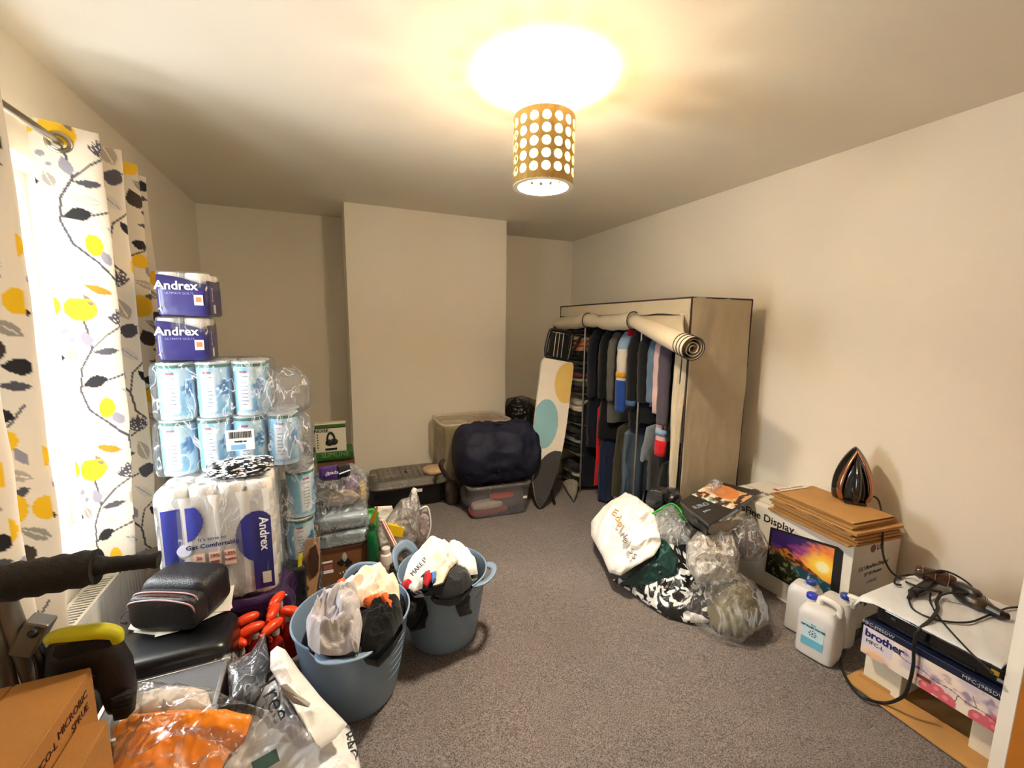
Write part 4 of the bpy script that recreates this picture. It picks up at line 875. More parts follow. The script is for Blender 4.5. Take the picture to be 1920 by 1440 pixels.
lump_px('cream_pack', mat('cream_pack', '#cdb9a6', .6, bump=.4, bscale=24, var=.2), ub, [(596, 925), (620, 915), (660, 918), (676, 930), (660, 945), (610, 950)], 2.70, .035, .05, .01, 14, 144)
lump_px('film', film('bundle_film', '#e9e7e6', .18, .65, 10, .15), ub, [(556, 965), (560, 915), (575, 895), (610, 880), (660, 868), (690, 885), (692, 930), (684, 958), (640, 968), (600, 985), (585, 975)], 2.68, .07, .10, .022, 8, 145, segs=160, rings=36)
pp_ = thing('pad_pack', 'purple and navy pack lying on the grey wrapped bundle', 'pack')
lump_px('wrap', mat('pad_purple', '#4a2175', .3, bump=.15, var=.35, vscale=14, coat=.3), pp_, [(597, 880), (600, 876), (630, 871), (637, 874), (637, 898), (632, 900), (603, 902), (598, 897)], 2.62, .02, .06, .002, 8, 146, pw=6)
lump_px('navy_half', mat('pad_navy', '#14162a', .3, coat=.3), pp_, [(630, 873), (655, 870), (658, 880), (657, 895), (632, 900)], 2.615, .02, .06, .002, 8, 147, pw=6)
obj('white_stripe', M().tube([PY(636, 889, 2.585), PY(657, 881, 2.585)], .004, 8), WHITEP, pp_); obj('white_swirl', M().blob((.008, .003, .016), seg=(16, 10), t=PY(613, 889, 2.59), R=roty(.4)), mat('lilac_print', '', .5), pp_)
text('pads', .03, WHITEP, pp_, PY(625, 886, 2.59), FRONT)
# things at the back of the left alcove
gb = thing('green_box', 'long dark green box under the headphone box in the left alcove', 'box', (-.03, 3.55, 0))
g0, g1 = PY(578, 868, 3.43), PY(663, 846, 3.43); 
obj('carton', M().box((0, 0, (g0.z+g1.z)/2), (g1.x-g0.x, .22, abs(g1.z-g0.z))), mat('box_green', '#23521b', .45, var=.15), gb, bevel=.004); gb.location.x = (g0.x+g1.x)/2
ntt = None
text('SLIMLINE', .05, mat('pale_green_print', '#6f9c5a', .5), gb, (.03, -.112, g0.z+.04), FRONT)
tag(obj('support_box', M().box((-.02, 3.60, (g0.z)/2-.005), (.34, .26, g0.z-.01)), mat('card_dark', '#6b4a30', .8)), 'plain brown box low in the left alcove carrying the green box', 'box')
h0, h1 = PY(592, 849, 3.47), PY(648, 797, 3.47)
hb = thing('headphone_box', 'white and green box picturing black headphones on the green box', 'box', ((h0.x+h1.x)/2, 3.51, g1.z+.001)); hw, hh_ = h1.x-h0.x, .225
obj('carton', M().box((0, 0, hh_/2), (hw, .08, hh_)), mat('box_cream', '#cfc8b4', .5), hb, bevel=.002)
obj('green_band', M().box((0, -.0405, hh_-.018), (hw-.002, .001, .022)), mat('band_green', '#2f5f1d', .5), hb); obj('black_band', M().box((0, -.0405, hh_-.033), (hw-.002, .001, .008)), BLACK, hb)
text('NOISE', .036, BLACK, hb, (-.065, -.041, hh_-.055), FRONT, bold=.001)
for i in range(6): obj('bullet', M().box((-hw/2+.018, -.0408, .04+i*.02), (.010, .001, .009)), BLACK, hb)
obj('headband', M().tube(spline([(-.022, -.044, .075), (-.022, -.044, .125), (0, -.044, .155), (.022, -.044, .13), (.028, -.044, .09)], 8), .007, 10), BLACK, hb, smooth=True)
for x, z in ((-.01, .075), (.022, .08)): obj('ear_cup', M().blob((.028, .006, .026), seg=(24, 12), t=(x, -.042, z)), BLACK, hb, smooth=True)
obj('black_strip', M().box((.0, -.0405, .022), (.085, .001, .018)), BLACK, hb)
o = lump_px('clear_bag', film('bag_clear2', '#d9d4c8', .2, .6, 9), None, [(556, 870), (560, 830), (572, 810), (584, 825), (586, 850), (590, 880), (600, 930), (575, 985), (560, 940)], 3.3, .08, .1, .02, 9, 151); tag(o, 'pale plastic bag slumped left of the headphone box', 'bag')
o = lump_px('dark_cloth', mat('dark_cloth', '#1c1614', .9, var=.3), None, [(566, 852), (574, 836), (582, 848), (578, 852)], 3.22, .02, .03, .004, 9, 152); tag(o, 'small dark cloth poking out of the pale bag', 'cloth')
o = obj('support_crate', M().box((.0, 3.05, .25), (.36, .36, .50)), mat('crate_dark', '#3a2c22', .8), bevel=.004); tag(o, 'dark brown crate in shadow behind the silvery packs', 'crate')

# bottles and small items right of the packs
tr = thing('wooden_tray', 'low brown wooden tray under the green and white bottles', 'tray', (.25, 2.60, .0))
obj('base', M().box((0, 0, .03), (.28, .30, .06)), mat('tray_wood', '#5e5348', .6, bump=.1, var=.2), tr, bevel=.004)
gt = thing('green_bottle', 'tall dark green squeezy bottle standing beside the silvery packs', 'bottle', (.195, 2.60, .062))
obj('body', M().lathe([(0, 0), (.034, 0), (.037, .006), (.036, .20), (.032, .26), (.018, .28), (0, .28)], 28), mat('green_plastic', '#0d5a2a', .25, coat=.3, var=.1), gt, smooth=2)
obj('cap', M().lathe([(0, .278), (.020, .278), (.018, .31), (0, .312)], 24), mat('green_cap', '#0b3f20', .4), gt, smooth=2)
w_ = thing('white_bottle', 'white pill bottle with printed label beside the green bottle', 'bottle', (.268, 2.53, .062))
obj('body', M().lathe([(0, 0), (.036, 0), (.039, .005), (.039, .12), (.034, .14), (.022, .15), (0, .15)], 32), mat('pill_white', '#d9cfc2', .35), w_, smooth=2)
obj('cap', M().lathe([(0, .147), (.026, .147), (.026, .178), (.022, .182), (0, .182)], 28), mat('pill_cap', '#dcd0c4', .4), w_, smooth=2)
lm = M(); lm.grid([[(.0397*math.cos(a), .0397*math.sin(a), z) for z in (.015, .085)] for a in np.linspace(-2.2, -.6, 14)]); obj('label', lm, mat('label_beige', '#b9a894', .6), w_, smooth=True)
text('Vit A', .022, BLACK, w_, (.012, -.0405, .05), basis((.95, .3, 0), (0, 0, 1)))
dk_ = thing('dark_jar', 'dark jar with a light lid behind the far basket handle', 'jar', (.32, 2.50, .0))
obj('body', M().lathe([(0, 0), (.04, 0), (.042, .005), (.042, .12), (.036, .13), (0, .13)], 28), mat('jar_dark', '#2f2624', .35), dk_, smooth=2); obj('lid', M().lathe([(0, .129), (.036, .129), (.036, .148), (0, .15)], 28), mat('lid_black', '#1a1a1e', .4), dk_, smooth=2)
gp = thing('green_pack', 'bright green and turquoise plastic pack behind the green bottle', 'pack')
lump_px('wrap', mat('green_pack_print', '#3c9c3a', .35, bump=.3, var=.5, vscale=20, coat=.3), gp, [(680, 955), (700, 952), (710, 960), (706, 1000), (700, 1030), (686, 1030), (680, 1000)], 2.72, .03, .05, .008, 14, 161)
lump_px('turquoise_patch', mat('turq_print', '#5fb3b0', .4), gp, [(682, 972), (694, 968), (698, 980), (690, 990), (682, 985)], 2.685, .012, .02, .002, 14, 162)
o = obj('amber_strip', slab(PYs([(694, 975), (706, 950), (709, 952), (700, 985), (695, 1000)], 2.64), .006), mat('amber', '#a5701f', .5)); tag(o, 'thin amber card strip in front of the green pack', 'card')
wt_ = thing('striped_tube', 'white tube with red stripes leaning on the white bottle', 'tube')
a_, b_ = PY(717, 975, 2.64), PY(744, 1028, 2.50)
obj('tube', M().tube([a_, b_], .014, 16, flat=.6), mat('tube_cream', '#dcc9b6', .5), wt_, smooth=2)
dv = (b_-a_)
for off in (-.006, .006): obj('red_stripe', M().tube([a_+Vector((off, -.0125, 0)), b_+Vector((off, -.0125, 0))], .0026, 8), mat('stripe_red', '#b23a34', .5), wt_)
o = lump_px('paper_bag', PAP, None, [(702, 950), (735, 948), (742, 975), (730, 1020), (712, 1030), (704, 985)], 2.95, .03, .05, .01, 10, 163); tag(o, 'crumpled off-white paper behind the clear carrier bag', 'paper')
kn = thing('knotted_bag', 'translucent carrier bag knotted upright holding a yellow item', 'bag')
lump_px('bag', film('carrier_film', '#faf6f4', .34, .8, 9, .2, '#f2eeec'), kn, [(716, 985), (735, 958), (752, 936), (766, 932), (772, 916), (778, 914), (784, 930), (788, 945), (786, 975), (782, 1010), (770, 1028), (745, 1030), (728, 1015)], 2.70, .08, .08, .022, 10, 164, segs=150, rings=34)
lump_px('knotted_end', mat('bag_white', '#e4dedb', .35, bump=.3), kn, [(768, 942), (771, 920), (775, 914), (781, 916), (783, 940), (780, 960), (772, 958)], 2.66, .016, .02, .006, 20, 165)
obj('yellow_pack', slab(PYs([(728, 983), (759, 990), (754, 1008), (734, 1006)], 2.60), .03), mat('item_yellow', '#e2b90e', .45), kn, bevel=.003)
kw = thing('white_bag', 'open white plastic bag with a curled rim right of the knotted bag', 'bag')
lump_px('bag', film('carrier_film2', '#e9dedd', .45, .7, 12, .2, '#dccfcc'), kw, [(776, 1020), (780, 975), (790, 955), (800, 950), (806, 965), (807, 995), (796, 1018), (782, 1030)], 2.78, .07, .05, .014, 10, 166)
obj('rim', M().tube(spline(PYs([(786, 955), (800, 950), (806, 965), (807, 990), (800, 1012)], 2.72), 6), .006, 8), mat('bag_white', '', .35), kw, smooth=True)
lump_px('pink_contents', mat('pink_cont', '#c9aaa4', .6, bump=.3), kw, [(780, 985), (800, 985), (803, 998), (792, 1015), (780, 1020)], 2.80, .03, .05, .01, 12, 167)
lu = thing('silver_wrapper', 'black and white striped wrapper lying behind the far basket handle', 'wrapper')
lump_px('wrapper', mat('wrapper_white', '#cfc8bf', .35, bump=.4, var=.3, vscale=60), lu, [(748, 1016), (762, 1010), (780, 1002), (783, 1006), (772, 1016), (752, 1030)], 2.85, .012, .02, .004, 20, 168)

# ------------------------------------------------------------------ boxes at the chimney breast
CLR_P = film('clear_plastic', '#eceaee', .24, .30, 5, .08, '#c6c2c6'); CLR_L = film('clear_lid', '#f0eeea', .18, .35, 5, .08, '#d9d2c6')
def storage(name, label, x, y, w, d, h, rz=0, lid=True, body=CLR_P, taper=.9):
    t = thing(name, label, 'storage box', (x, y, 0), rz)
    k = taper; P = []
    def ringp(s, z): 
        out = []
        for a in np.linspace(0, 2*math.pi, 48, endpoint=False):
            ca, sa = math.cos(a), math.sin(a); out.append((w/2*s*math.copysign(abs(ca)**.22, ca), d/2*s*math.copysign(abs(sa)**.22, sa), z))
        return out
    G = [ringp(s, z) for s, z in ((k*.5, .004), (k*.97, .004), (k, .012), (k+(1-k)*.5, h*.5), (1-.02, h-.03), (1, h-.028), (1, h-.006))]
    obj('tub', M().grid(np.array(G).transpose(1, 0, 2), closeu=True), body, t, smooth=True)
    return t, ringp
cbx2, rp = storage('clear_storage_box', 'clear plastic storage box of folded clothes under the navy duffel bag', 1.285, 3.315, .55, .38, .27, -.085)
obj('lid', M().grid(np.array([rp(1.03, .262), rp(1.04, .268), rp(1.03, .278), rp(.94, .278), rp(.93, .270), rp(.1, .270)]).transpose(1, 0, 2), closeu=True), CLR_L, cbx2, smooth=True)
for nm, lab, hexc, c, r, sd in (('folded_cloth', 'cream folded cloth inside the clear storage box', '#e3d6bb', (1.175, 3.21, .095), (.13, .05, .035), 171), ('folded_cloth', 'red folded cloth at the bottom of the clear storage box', '#a83a44', (1.19, 3.23, .045), (.16, .07, .04), 172), ('folded_cloth', 'orange red cloth near the top of the clear storage box', '#e2543a', (1.30, 3.19, .165), (.10, .04, .018), 173), ('folded_cloth', 'grey folded cloth filling the right of the clear storage box', '#5d5b62', (1.37, 3.32, .12), (.15, .13, .10), 174), ('folded_cloth', 'grey folded cloth filling the left back of the clear storage box', '#66626a', (1.14, 3.37, .13), (.13, .09, .10), 175)):
    o = obj(nm, lump((0, 0, 0), r, 0, sd, .22, 12, (.5, .7), (44, 28)), cloth('c_'+hexc[1:], hexc), smooth=True); o.location = c; tag(o, lab, 'clothing')
obj('white_sticker', M().box((.215, -.187, .15), (.035, .001, .022)), PAP, cbx2)
NAVY = mat('navy_nylon', '#151729', .7, bump=.35, bscale=30, var=.15, spec=.25)
du = thing('duffel_bag', 'large navy blue stuffed drawstring duffel bag on the clear box', 'bag', (1.305, 3.34, .505), -.06)
def duf(P):
    x = P[..., 0]/.37; P = P.copy(); fold = np.sin(P[..., 0]*26+3*fbm(P*4, 7))*.014*(1-x*x*.5)
    r = 1+fold[..., None]/.25*np.array([0, 1, 1])+.10*(ridge(P*np.array([5, 11, 11]), 8)[..., None]-.5)*np.array([.3, 1, 1])
    return P*r
obj('body', M().blob((.375, .245, .245), (1, .42), (110, 70), lambda P: duf(P), R=np.array([[0, 0, 1], [0, 1, 0], [-1, 0, 0.]]).T@np.eye(3)) if False else M().add(np.zeros((0, 3)), []) if False else (lambda m: m)(M().grid((lambda th, xx: np.array([[(x, .248*(1-abs(x/.375)**7)**.36*math.cos(a)*(1+.010*math.sin(x*60+math.sin(a*3)*2)+.26*float(ridge(np.array([x*9, math.cos(a)*2.2, math.sin(a)*2.2]), 9)-.5)), .252*(1-abs(x/.375)**7)**.36*math.sin(a)*(1+.010*math.sin(x*60+math.sin(a*3)*2)+.26*float(ridge(np.array([x*9, math.cos(a)*2.2, math.sin(a)*2.2]), 9)-.5))) for x in xx] for a in th]))(np.linspace(0, 2*math.pi, 90, endpoint=False), np.sign(np.linspace(-1,1,64))*(1-(1-abs(np.linspace(-1,1,64)))**2.6)*.375), closeu=True)), NAVY, du, smooth=True)
obj('seam_fold', M().tube(spline([(-.05, -.235, .12), (-.045, -.248, .0), (-.055, -.23, -.12)], 8), .006, 8), NAVY, du, smooth=True)
obj('carry_loop', M().tube(spline([(-.09, -.06, .235), (-.05, -.075, .262), (.02, -.08, .262), (.06, -.07, .238)], 8), .007, 8, flat=.5), NAVY, du, smooth=True)
o = obj('dark_strap', M().tube(spline([PY(832, 862, 3.42), PY(826, 872, 3.40), PY(836, 890, 3.38), PY(850, 902, 3.36)], 6), .022, 12, flat=.5), mat('strap_brown', '#2a1a1c', .7), smooth=True); tag(o, 'dark brown padded strap hanging left of the navy duffel bag', 'strap')
o = obj('tan_bag', lump((0, 0, 0), (.06, .06, .11), 0, 181, .2, 12, seg=(44, 30)), mat('brown_cloth', '#4a3a33', .8), smooth=True); o.location = tuple(PY(848, 925, 3.55)); tag(o, 'brown cloth bundle squeezed below the strap', 'cloth')
# upper lidded box on a lower one behind the duffel
lb, rp = storage('clear_storage_box', 'tall clear storage box behind the duffel bag with cream and pink towels', 1.235, 3.83, .66, .44, .70, 0, body=film('box_beige', '#efe6d4', .42, .45, 6, .1, '#d9cdb4'), taper=.9)
obj('lid_rim', M().grid(np.array([rp(1.0, .69), rp(1.05, .693), rp(1.05, .715), rp(1.0, .72), rp(.97, .705)]).transpose(1, 0, 2), closeu=True), film('lid_rim', '#efe9dd', .5, .6, 5, .1, '#ded5c4'), lb, smooth=True)
obj('lid_top', M().box((0, 0, .705), (.62, .40, .004)), film('lid_top', '#fdfcf8', .03, .2, 4), lb)
for nm, lab, hexc, c, r, sd in (('folded_towel', 'cream folded towel in the left of the tall clear box', '#e9dfb4', (1.08, 3.82, .62), (.14, .17, .06), 183), ('folded_towel', 'pink striped folded towel in the right of the tall clear box', '#dd8f90', (1.40, 3.84, .63), (.14, .16, .05), 184), ('folded_towel', 'orange and black patterned cloth in the front of the tall clear box', '#b5722c', (1.16, 3.66, .60), (.16, .03, .045), 185), ('folded_towel', 'cream blanket filling the lower tall clear box', '#cfc4ab', (1.23, 3.82, .30), (.26, .17, .26), 186)):
    o = obj(nm, lump((0, 0, 0), r, 0, sd, .14, 10, (.35, .6), (50, 30)), mat('t_'+hexc[1:], hexc, .9, bump=.4, bscale=120, var=.12), smooth=True); o.location = c; tag(o, lab, 'towel')
for i in range(6): o = obj('towel_stripe', M().box((1.30+i*.036, 3.83, .684), (.008, .26, .006)), mat('stripe_pink', '#c9605f', .9), [x for x in bpy.data.objects if x.get('label', '').startswith('pink striped')][0]); o.matrix_parent_inverse = o.parent.matrix_world.inverted(); o.location = o.location-Vector((1.40, 3.84, .63))
# underbed box: dark tray with ribbed clear lid
ubx, rp = storage('underbed_box', 'low dark storage tray with a ribbed clear lid by the chimney breast', .60, 3.80, .66, .42, .20, 0, body=mat('smoke_black', '#101216', .3, coat=.3), taper=.93)
LID = film('lid_smoke', '#ddd6cc', .35, .4, 6, .12, '#a99f90')
obj('lid', M().grid(np.array([rp(1.02, .19), rp(1.03, .196), rp(1.03, .206), rp(.97, .21), rp(.93, .255), rp(.88, .26), rp(.1, .26)]).transpose(1, 0, 2), closeu=True), LID, ubx, smooth=True)
rb = M().box((0, 0, 0), (.030, .28, .012))
s0 = obj('lid_rib', rb, mat('rib_dark', '#5f574e', .35), ubx, bevel=.003); s0.location = (-.24, -.0, .262)
for i in range(1, 9): c = s0.copy(); COL.objects.link(c); c.parent = ubx; c.location = (-.24+i*.052, 0, .262)
obj('label', M().box((.08, -.208, .15), (.05, .002, .028)), PAP, ubx)
o = obj('lid_contents', lump((0, 0, 0), (.10, .10, .03), 0, 191, .2, 14, seg=(44, 24)), mat('beige_things', '#b79f80', .7, var=.3), smooth=True); o.location = (.84, 3.70, .285); tag(o, 'beige oddments lying on the right end of the ribbed lid', 'oddments')
for i in range(3): pass
# right alcove bags
for k, (l, y, hexc, a, lab) in enumerate(([[(948, 800), (950, 760), (965, 745), (990, 752), (1005, 770), (1005, 830), (980, 850), (950, 840)], 4.35, '#1d1a1a', .022, 'black bin bag heaped in the right alcove beside the chimney'], [[(945, 770), (950, 748), (975, 742), (1004, 752), (1010, 775), (985, 770), (965, 775)], 4.5, '#6f675c', .022, 'grey wrinkled bag on top at the back of the right alcove'])):
    o = lump_px('bin_bag', mat('binbag_%d' % k, hexc, .28, bump=.5, bscale=20, var=.3, coat=.3), None, l, y, .14, .2, a, 9, 195+k, segs=140, rings=30); tag(o, lab, 'bag')
o = obj('support_bag', lump((0, 0, 0), (.17, .17, .20), 0, 197, .2, 8, seg=(50, 36)), mat('binbag_0', '', .3), smooth=True); o.location = (2.0, 4.45, .20); tag(o, 'black bag on the floor in the right alcove behind the ironing board', 'bag')
# ------------------------------------------------------------------ ironing board
ib = thing('ironing_board', 'white ironing board with yellow, blue and charcoal ovals leaning by the wardrobe', 'ironing board')
Lb, Wb = 1.31, .31
top_c, nose = PY(1046, 676, 3.33), PY(1012, 942, 3.14); nose.z = .02
ux = (top_c-nose).normalized(); tl, trr = PY(1018, 685, 3.33), PY(1076, 690, 3.33)
vx = Vector((.93, -.10, 0)); vx = (vx-ux*vx.dot(ux)).normalized(); wn = vx.cross(ux).normalized()      # outward towards -y
if wn.y > 0: wn = -wn
def bd(s, t, n=0): return nose+ux*t+vx*s+wn*n
prof = []
for t in np.linspace(0, 1, 46):
    w = Wb/2*min(1, (1-(1-min(t/.62, 1))**2.0)**.62) if t < .62 else Wb/2
    if t > .965: w = Wb/2*(1-((t-.965)/.035)**2*.12)
    prof.append((max(w, .004), t*Lb))
m = M(); G = []
nx_ = 40
for w, t in prof:
    G.append([tuple(bd(s*w, t, .016)) for s in np.linspace(-1, 1, nx_)])
P_ = np.array(G); 
ol = [(w, t) for w, t in prof]+[(-w, t) for w, t in prof[::-1]]
fm = M(); v = [tuple(bd(s, t, .015)) for s, t in ol]+[tuple(bd(s, t, -.012)) for s, t in ol]; n = len(ol)
fm.add(v, [tuple(range(n)), tuple(range(n, 2*n))[::-1]]+[(i, n+i, n+(i+1) % n, (i+1) % n) for i in range(n)])
obj('padding', fm, mat('board_edge', '#dcd2c2', .85, bump=.2), ib)
FAB = mat('board_fabric', (1, 1, 1), .9, vc=True, var=.04, bump=.15, bscale=300)
m = M(); 
T2 = np.linspace(0.0, Lb, 220); ww = np.interp(T2, [t for w, t in prof], [w for w, t in prof])
GG = np.array([[tuple(bd(s*w, t, .0165)) for s in np.linspace(-1, 1, 70)] for t, w in zip(T2, ww)]); SSx = np.array([[s*w for s in np.linspace(-1, 1, 70)] for w in ww]).ravel(); TTx = np.repeat(T2, 70)
o = obj('cover', M().grid(GG), FAB, ib, smooth=True)
c = np.ones((len(SSx), 3))*np.array(hx('#e6ddd0')); c = mix(c, hx('#d8b86a'), ell(SSx, TTx, .105, 1.12, .115, .185)); c = mix(c, hx('#86b2bc'), ell(SSx, TTx, -.055, .73, .125, .22)); c = mix(c, hx('#3b3a3c'), ell(SSx, TTx, .07, .25, .17, .26, -.2) )
at = o.data.color_attributes.new('Col', 'FLOAT_COLOR', 'POINT'); at.data.foreach_set('color', np.concatenate([c, np.ones((len(c), 1))], 1).ravel())
obj('care_tag', M().box(tuple(bd(.01, Lb-.03, .018)), (.028, .001, .03)), WHITEP, ib)
FR = mat('frame_black', '#1a1a1b', .35, .3)
rp_ = [bd(-.115, Lb+.02, -.01), bd(-.125, Lb+.10, -.01), bd(-.105, Lb+.245, -.01), bd(-.07, Lb+.27, -.01), bd(.09, Lb+.27, -.01), bd(.115, Lb+.23, -.01), bd(.105, Lb+.05, -.01), bd(.07, Lb+.01, -.01)]
obj('iron_rest', M().tube(spline(rp_+[rp_[0]], 5), .016, 12), FR, ib, smooth=True)
for s in (-.045, -.01, .03): obj('rest_bar', M().tube([bd(s, Lb+.03, -.01), bd(s, Lb+.255, -.01)], .007, 8), CHROME, ib, smooth=2)
obj('rest_pad', slab([bd(-.1, Lb+.02, -.018), bd(.09, Lb+.02, -.018), bd(.1, Lb+.25, -.018), bd(-.09, Lb+.25, -.018)], .004, wn), FR, ib)
obj('leg_tube', M().tube(spline([PY(1068, 672, 3.36), PY(1078, 652, 3.38), PY(1095, 618, 3.40)], 5), .012, 12), FR, ib, smooth=2); obj('leg_end', M().blob((.022, .018, .03), seg=(18, 12), t=PY(1097, 617, 3.40)), FR, ib, smooth=True)
obj('leg_end', M().blob((.02, .02, .024), seg=(18, 12), t=PY(1040, 617, 3.44)), FR, ib, smooth=True)
lf = PZ(1040, 947); obj('leg_tube', M().tube([PY(1028, 885, 3.20), lf+Vector((0, 0, .012))], .011, 12), FR, ib, smooth=2)
obj('leg_tube', M().tube([PY(1050, 800, 3.42), PZ(1036, 915)+Vector((0.02, .1, .012))], .011, 12), FR, ib, smooth=2)

# ------------------------------------------------------------------ fabric wardrobe
WX0, WX1, WY_0, WY_1, WZ = 2.15, 2.70, 2.07, 3.74, 1.79
CAN = mat('canvas_beige', '#b5a88f', .85, bump=.25, bscale=260, var=.06, sheen=.1); PIP = mat('piping_dark', '#2a1c1c', .7); TUBM = mat('tube_steel', '#a8a49c', .3, .8)
wr = thing('fabric_wardrobe', 'beige canvas wardrobe with dark piping and rolled-up front, full of clothes', 'wardrobe')
def panel(name, fn, nu, nv, mt=CAN, seed=0, amp=.006, solid=.002, nrm=(0, 0, 0), fr=(5, 3)):
    U, V = np.meshgrid(np.linspace(0, 1, nu), np.linspace(0, 1, nv), indexing='ij'); P = fn(U, V)
    w = (ridge(np.stack([U*fr[0]+V*1.3, V*fr[1]-U, U*0], -1), seed, 3)-.55)*amp*2
    P = P+np.array(nrm)*w[..., None]; return obj(name, M().grid(P), mt, wr, smooth=True, solid=solid)
panel('side_panel', lambda U, V: np.stack([WX0+(WX1-WX0)*U, WY_0+0*U-.012*np.sin(U*3.1)*np.sin(V*3.1), WZ*(1-V)+.004], -1), 50, 90, seed=3, amp=.010, nrm=(0, -1, 0), fr=(2.2, 2.4))
panel('side_panel', lambda U, V: np.stack([WX0+(WX1-WX0)*U, WY_1+0*U, WZ*(1-V)+.004], -1), 12, 20, seed=4)
panel('back_panel', lambda U, V: np.stack([WX1+0*U, WY_0+(WY_1-WY_0)*U, WZ*(1-V)+.004], -1), 20, 20, seed=5)
panel('top_panel', lambda U, V: np.stack([WX0+(WX1-WX0)*U, WY_0+(WY_1-WY_0)*V, WZ-.012*np.sin(U*3.1)*np.sin(V*3.1)], -1), 24, 40, seed=6, amp=.004)
zb = lambda y: WZ-.115
panel('valance', lambda U, V: np.stack([WX0-.004+0*U, WY_0+(WY_1-WY_0)*U, WZ-V*(.105+.008*np.sin(U*9))], -1), 70, 10, seed=7, amp=.003, nrm=(1, 0, 0))
# piping
def pip(pts, r=.0055, n=1): obj('piping', M().tube(pts, r, 8), PIP, wr, smooth=True)
pip([(WX0-.006, WY_0, WZ), (WX0-.006, WY_1, WZ)]); pip([(WX0-.006, WY_0, WZ), (WX1, WY_0, WZ+.004)]); pip([(WX0-.006, WY_1, WZ), (WX1, WY_1, WZ)])
pip([(WX0-.006, WY_0, WZ), (WX0-.006, WY_0, .01)]); pip([(WX1, WY_0, WZ), (WX1, WY_0, .01)]); pip([(WX0-.006, WY_1, WZ), (WX0-.006, WY_1, 1.55)])
pip([(WX0-.010, y, WZ-.108+.007*math.sin(y*14)) for y in np.linspace(WY_0+.02, WY_1, 60)])
# folds of canvas above the roll
ROLLP = [PX(u, v, WX0-.035) for u, v in ((1042, 608), (1060, 606), (1085, 604), (1103, 600), (1125, 604), (1150, 605), (1175, 603), (1188, 600))]
for seg_ in ((0, 4, .060), (4, 8, .062)):
    pts = spline(ROLLP[seg_[0]:seg_[1]+(1 if seg_[1] < 8 else 0)], 6); n = len(pts)
    m = M().tube(pts, [seg_[2]*(1-.35*abs(2*i/(n-1)-1)**6)*(1+.05*math.sin(i*1.3)) for i in range(n)], 30); o = obj('rolled_front', m, CAN, wr, smooth=2)
for u in (1103, 1188):
    c = PX(u, 601, WX0-.035); obj('tie_band', M().tube([(c.x+.062*math.cos(a), c.y+.002, c.z+.066*math.sin(a)) for a in np.linspace(0, 2*math.pi, 28)], .004, 8), PIP, wr, smooth=True)
cA, cB = PX(1190, 602, WX0-.05), PX(1300, 654, WX0-.26)
pts = [cA+(cB-cA)*t for t in np.linspace(0, 1, 16)]
obj('drooping_roll', M().tube(pts, [.046+.018*min(1, i/9) for i in range(16)], 32, caps=False), CAN, wr, smooth=2, solid=.003)
dn = (cB-cA).normalized(); n1 = dn.cross(Vector((0, 0, 1))).normalized(); n2 = n1.cross(dn)
for k in range(4):
    c = cB-dn*(.0+.035*k); obj('roll_piping', M().tube([c+(n1*math.cos(a)+n2*math.sin(a))*(.0665) for a in np.linspace(0, 2*math.pi, 33)], .0035, 6), PIP, wr, smooth=True)
sp_ = [cB+(n1*math.cos(a)+n2*math.sin(a))*(.059-.006*a/2) for a in np.linspace(0, 15, 70)]
P = [[tuple(p), tuple(p-dn*.10)] for p in sp_]; obj('roll_spiral', M().grid(P), CAN, wr, smooth=True, solid=.0025)
# canvas hanging from the valance to the drooping roll
a0, a1, b0, b1 = Vector((WX0-.01, 2.62, WZ-.11)), Vector((WX0-.01, WY_0+.05, WZ-.11)), cA, cB-dn*.05
U, V = np.meshgrid(np.linspace(0, 1, 40), np.linspace(0, 1, 20), indexing='ij'); A0 = np.array(a0); A1 = np.array(a1); B0 = np.array(b0); B1 = np.array(b1)
P = (A0+(A1-A0)*U[..., None])*(1-V[..., None])+(B0+(B1-B0)*U[..., None])*V[..., None]; P[..., 0] -= .02*np.sin(V*3.1)+.012*np.sin(U*14+V*3)*V
obj('draped_canvas', M().grid(P), CAN, wr, smooth=True, solid=.002)
# front strip hanging at the right
panel('front_strip', lambda U, V: np.stack([WX0-.012-.035*np.sin(U*math.pi)*(.4+V)+.012*np.sin(V*7+U*3), WY_0+.005+(.078+.012*np.sin(V*5))*U, (WZ-.11)*(1-V)+.02], -1), 26, 90, seed=11, amp=.010, nrm=(-1, 0, 0), fr=(2, 5))
pip(spline([(WX0-.02, WY_0+.035, WZ-.35), (WX0-.032, WY_0+.04, 1.0), (WX0-.045, WY_0+.065, .62), (WX0-.03, WY_0+.045, .3), (WX0-.04, WY_0+.04, .05)], 8), .005)
# frame
def pole(name, a, b, r=.009): obj(name, M().tube([a, b], r, 12), TUBM, wr, smooth=2)
YP1, YP2 = PX(1097, 640, WX0+.03).y, PX(1203, 640, WX0+.03).y
for y in (YP1, YP2): pole('frame_pole', (WX0+.03, y, .004), (WX0+.03, y, WZ-.03))
for y in (YP1, YP2, WY_1-.03, WY_0+.03): pole('frame_pole', (WX1-.03, y, .004), (WX1-.03, y, WZ-.03))
pole('frame_pole', (WX0+.03, WY_1-.03, .004), (WX0+.03, WY_1-.03, WZ-.03)); pole('frame_pole', (WX0+.03, WY_0+.03, .004), (WX0+.03, WY_0+.03, WZ-.03))
xr = (WX0+WX1)/2; pole('hanging_rail', (xr, WY_0+.02, 1.64), (xr, YP1, 1.64), .011); pole('hanging_rail', (xr-.05, WY_0+.02, .86), (xr-.05, YP2+.25, .86), .009)
for k, z in enumerate((.06, .36, .66, .96, 1.26, 1.52)):
    obj('shelf', M().box(((WX0+WX1)/2, (YP1+WY_1)/2, z), (WX1-WX0-.03, WY_1-YP1-.02, .008)), mat('shelf_canvas', '#5d5548', .9), wr)
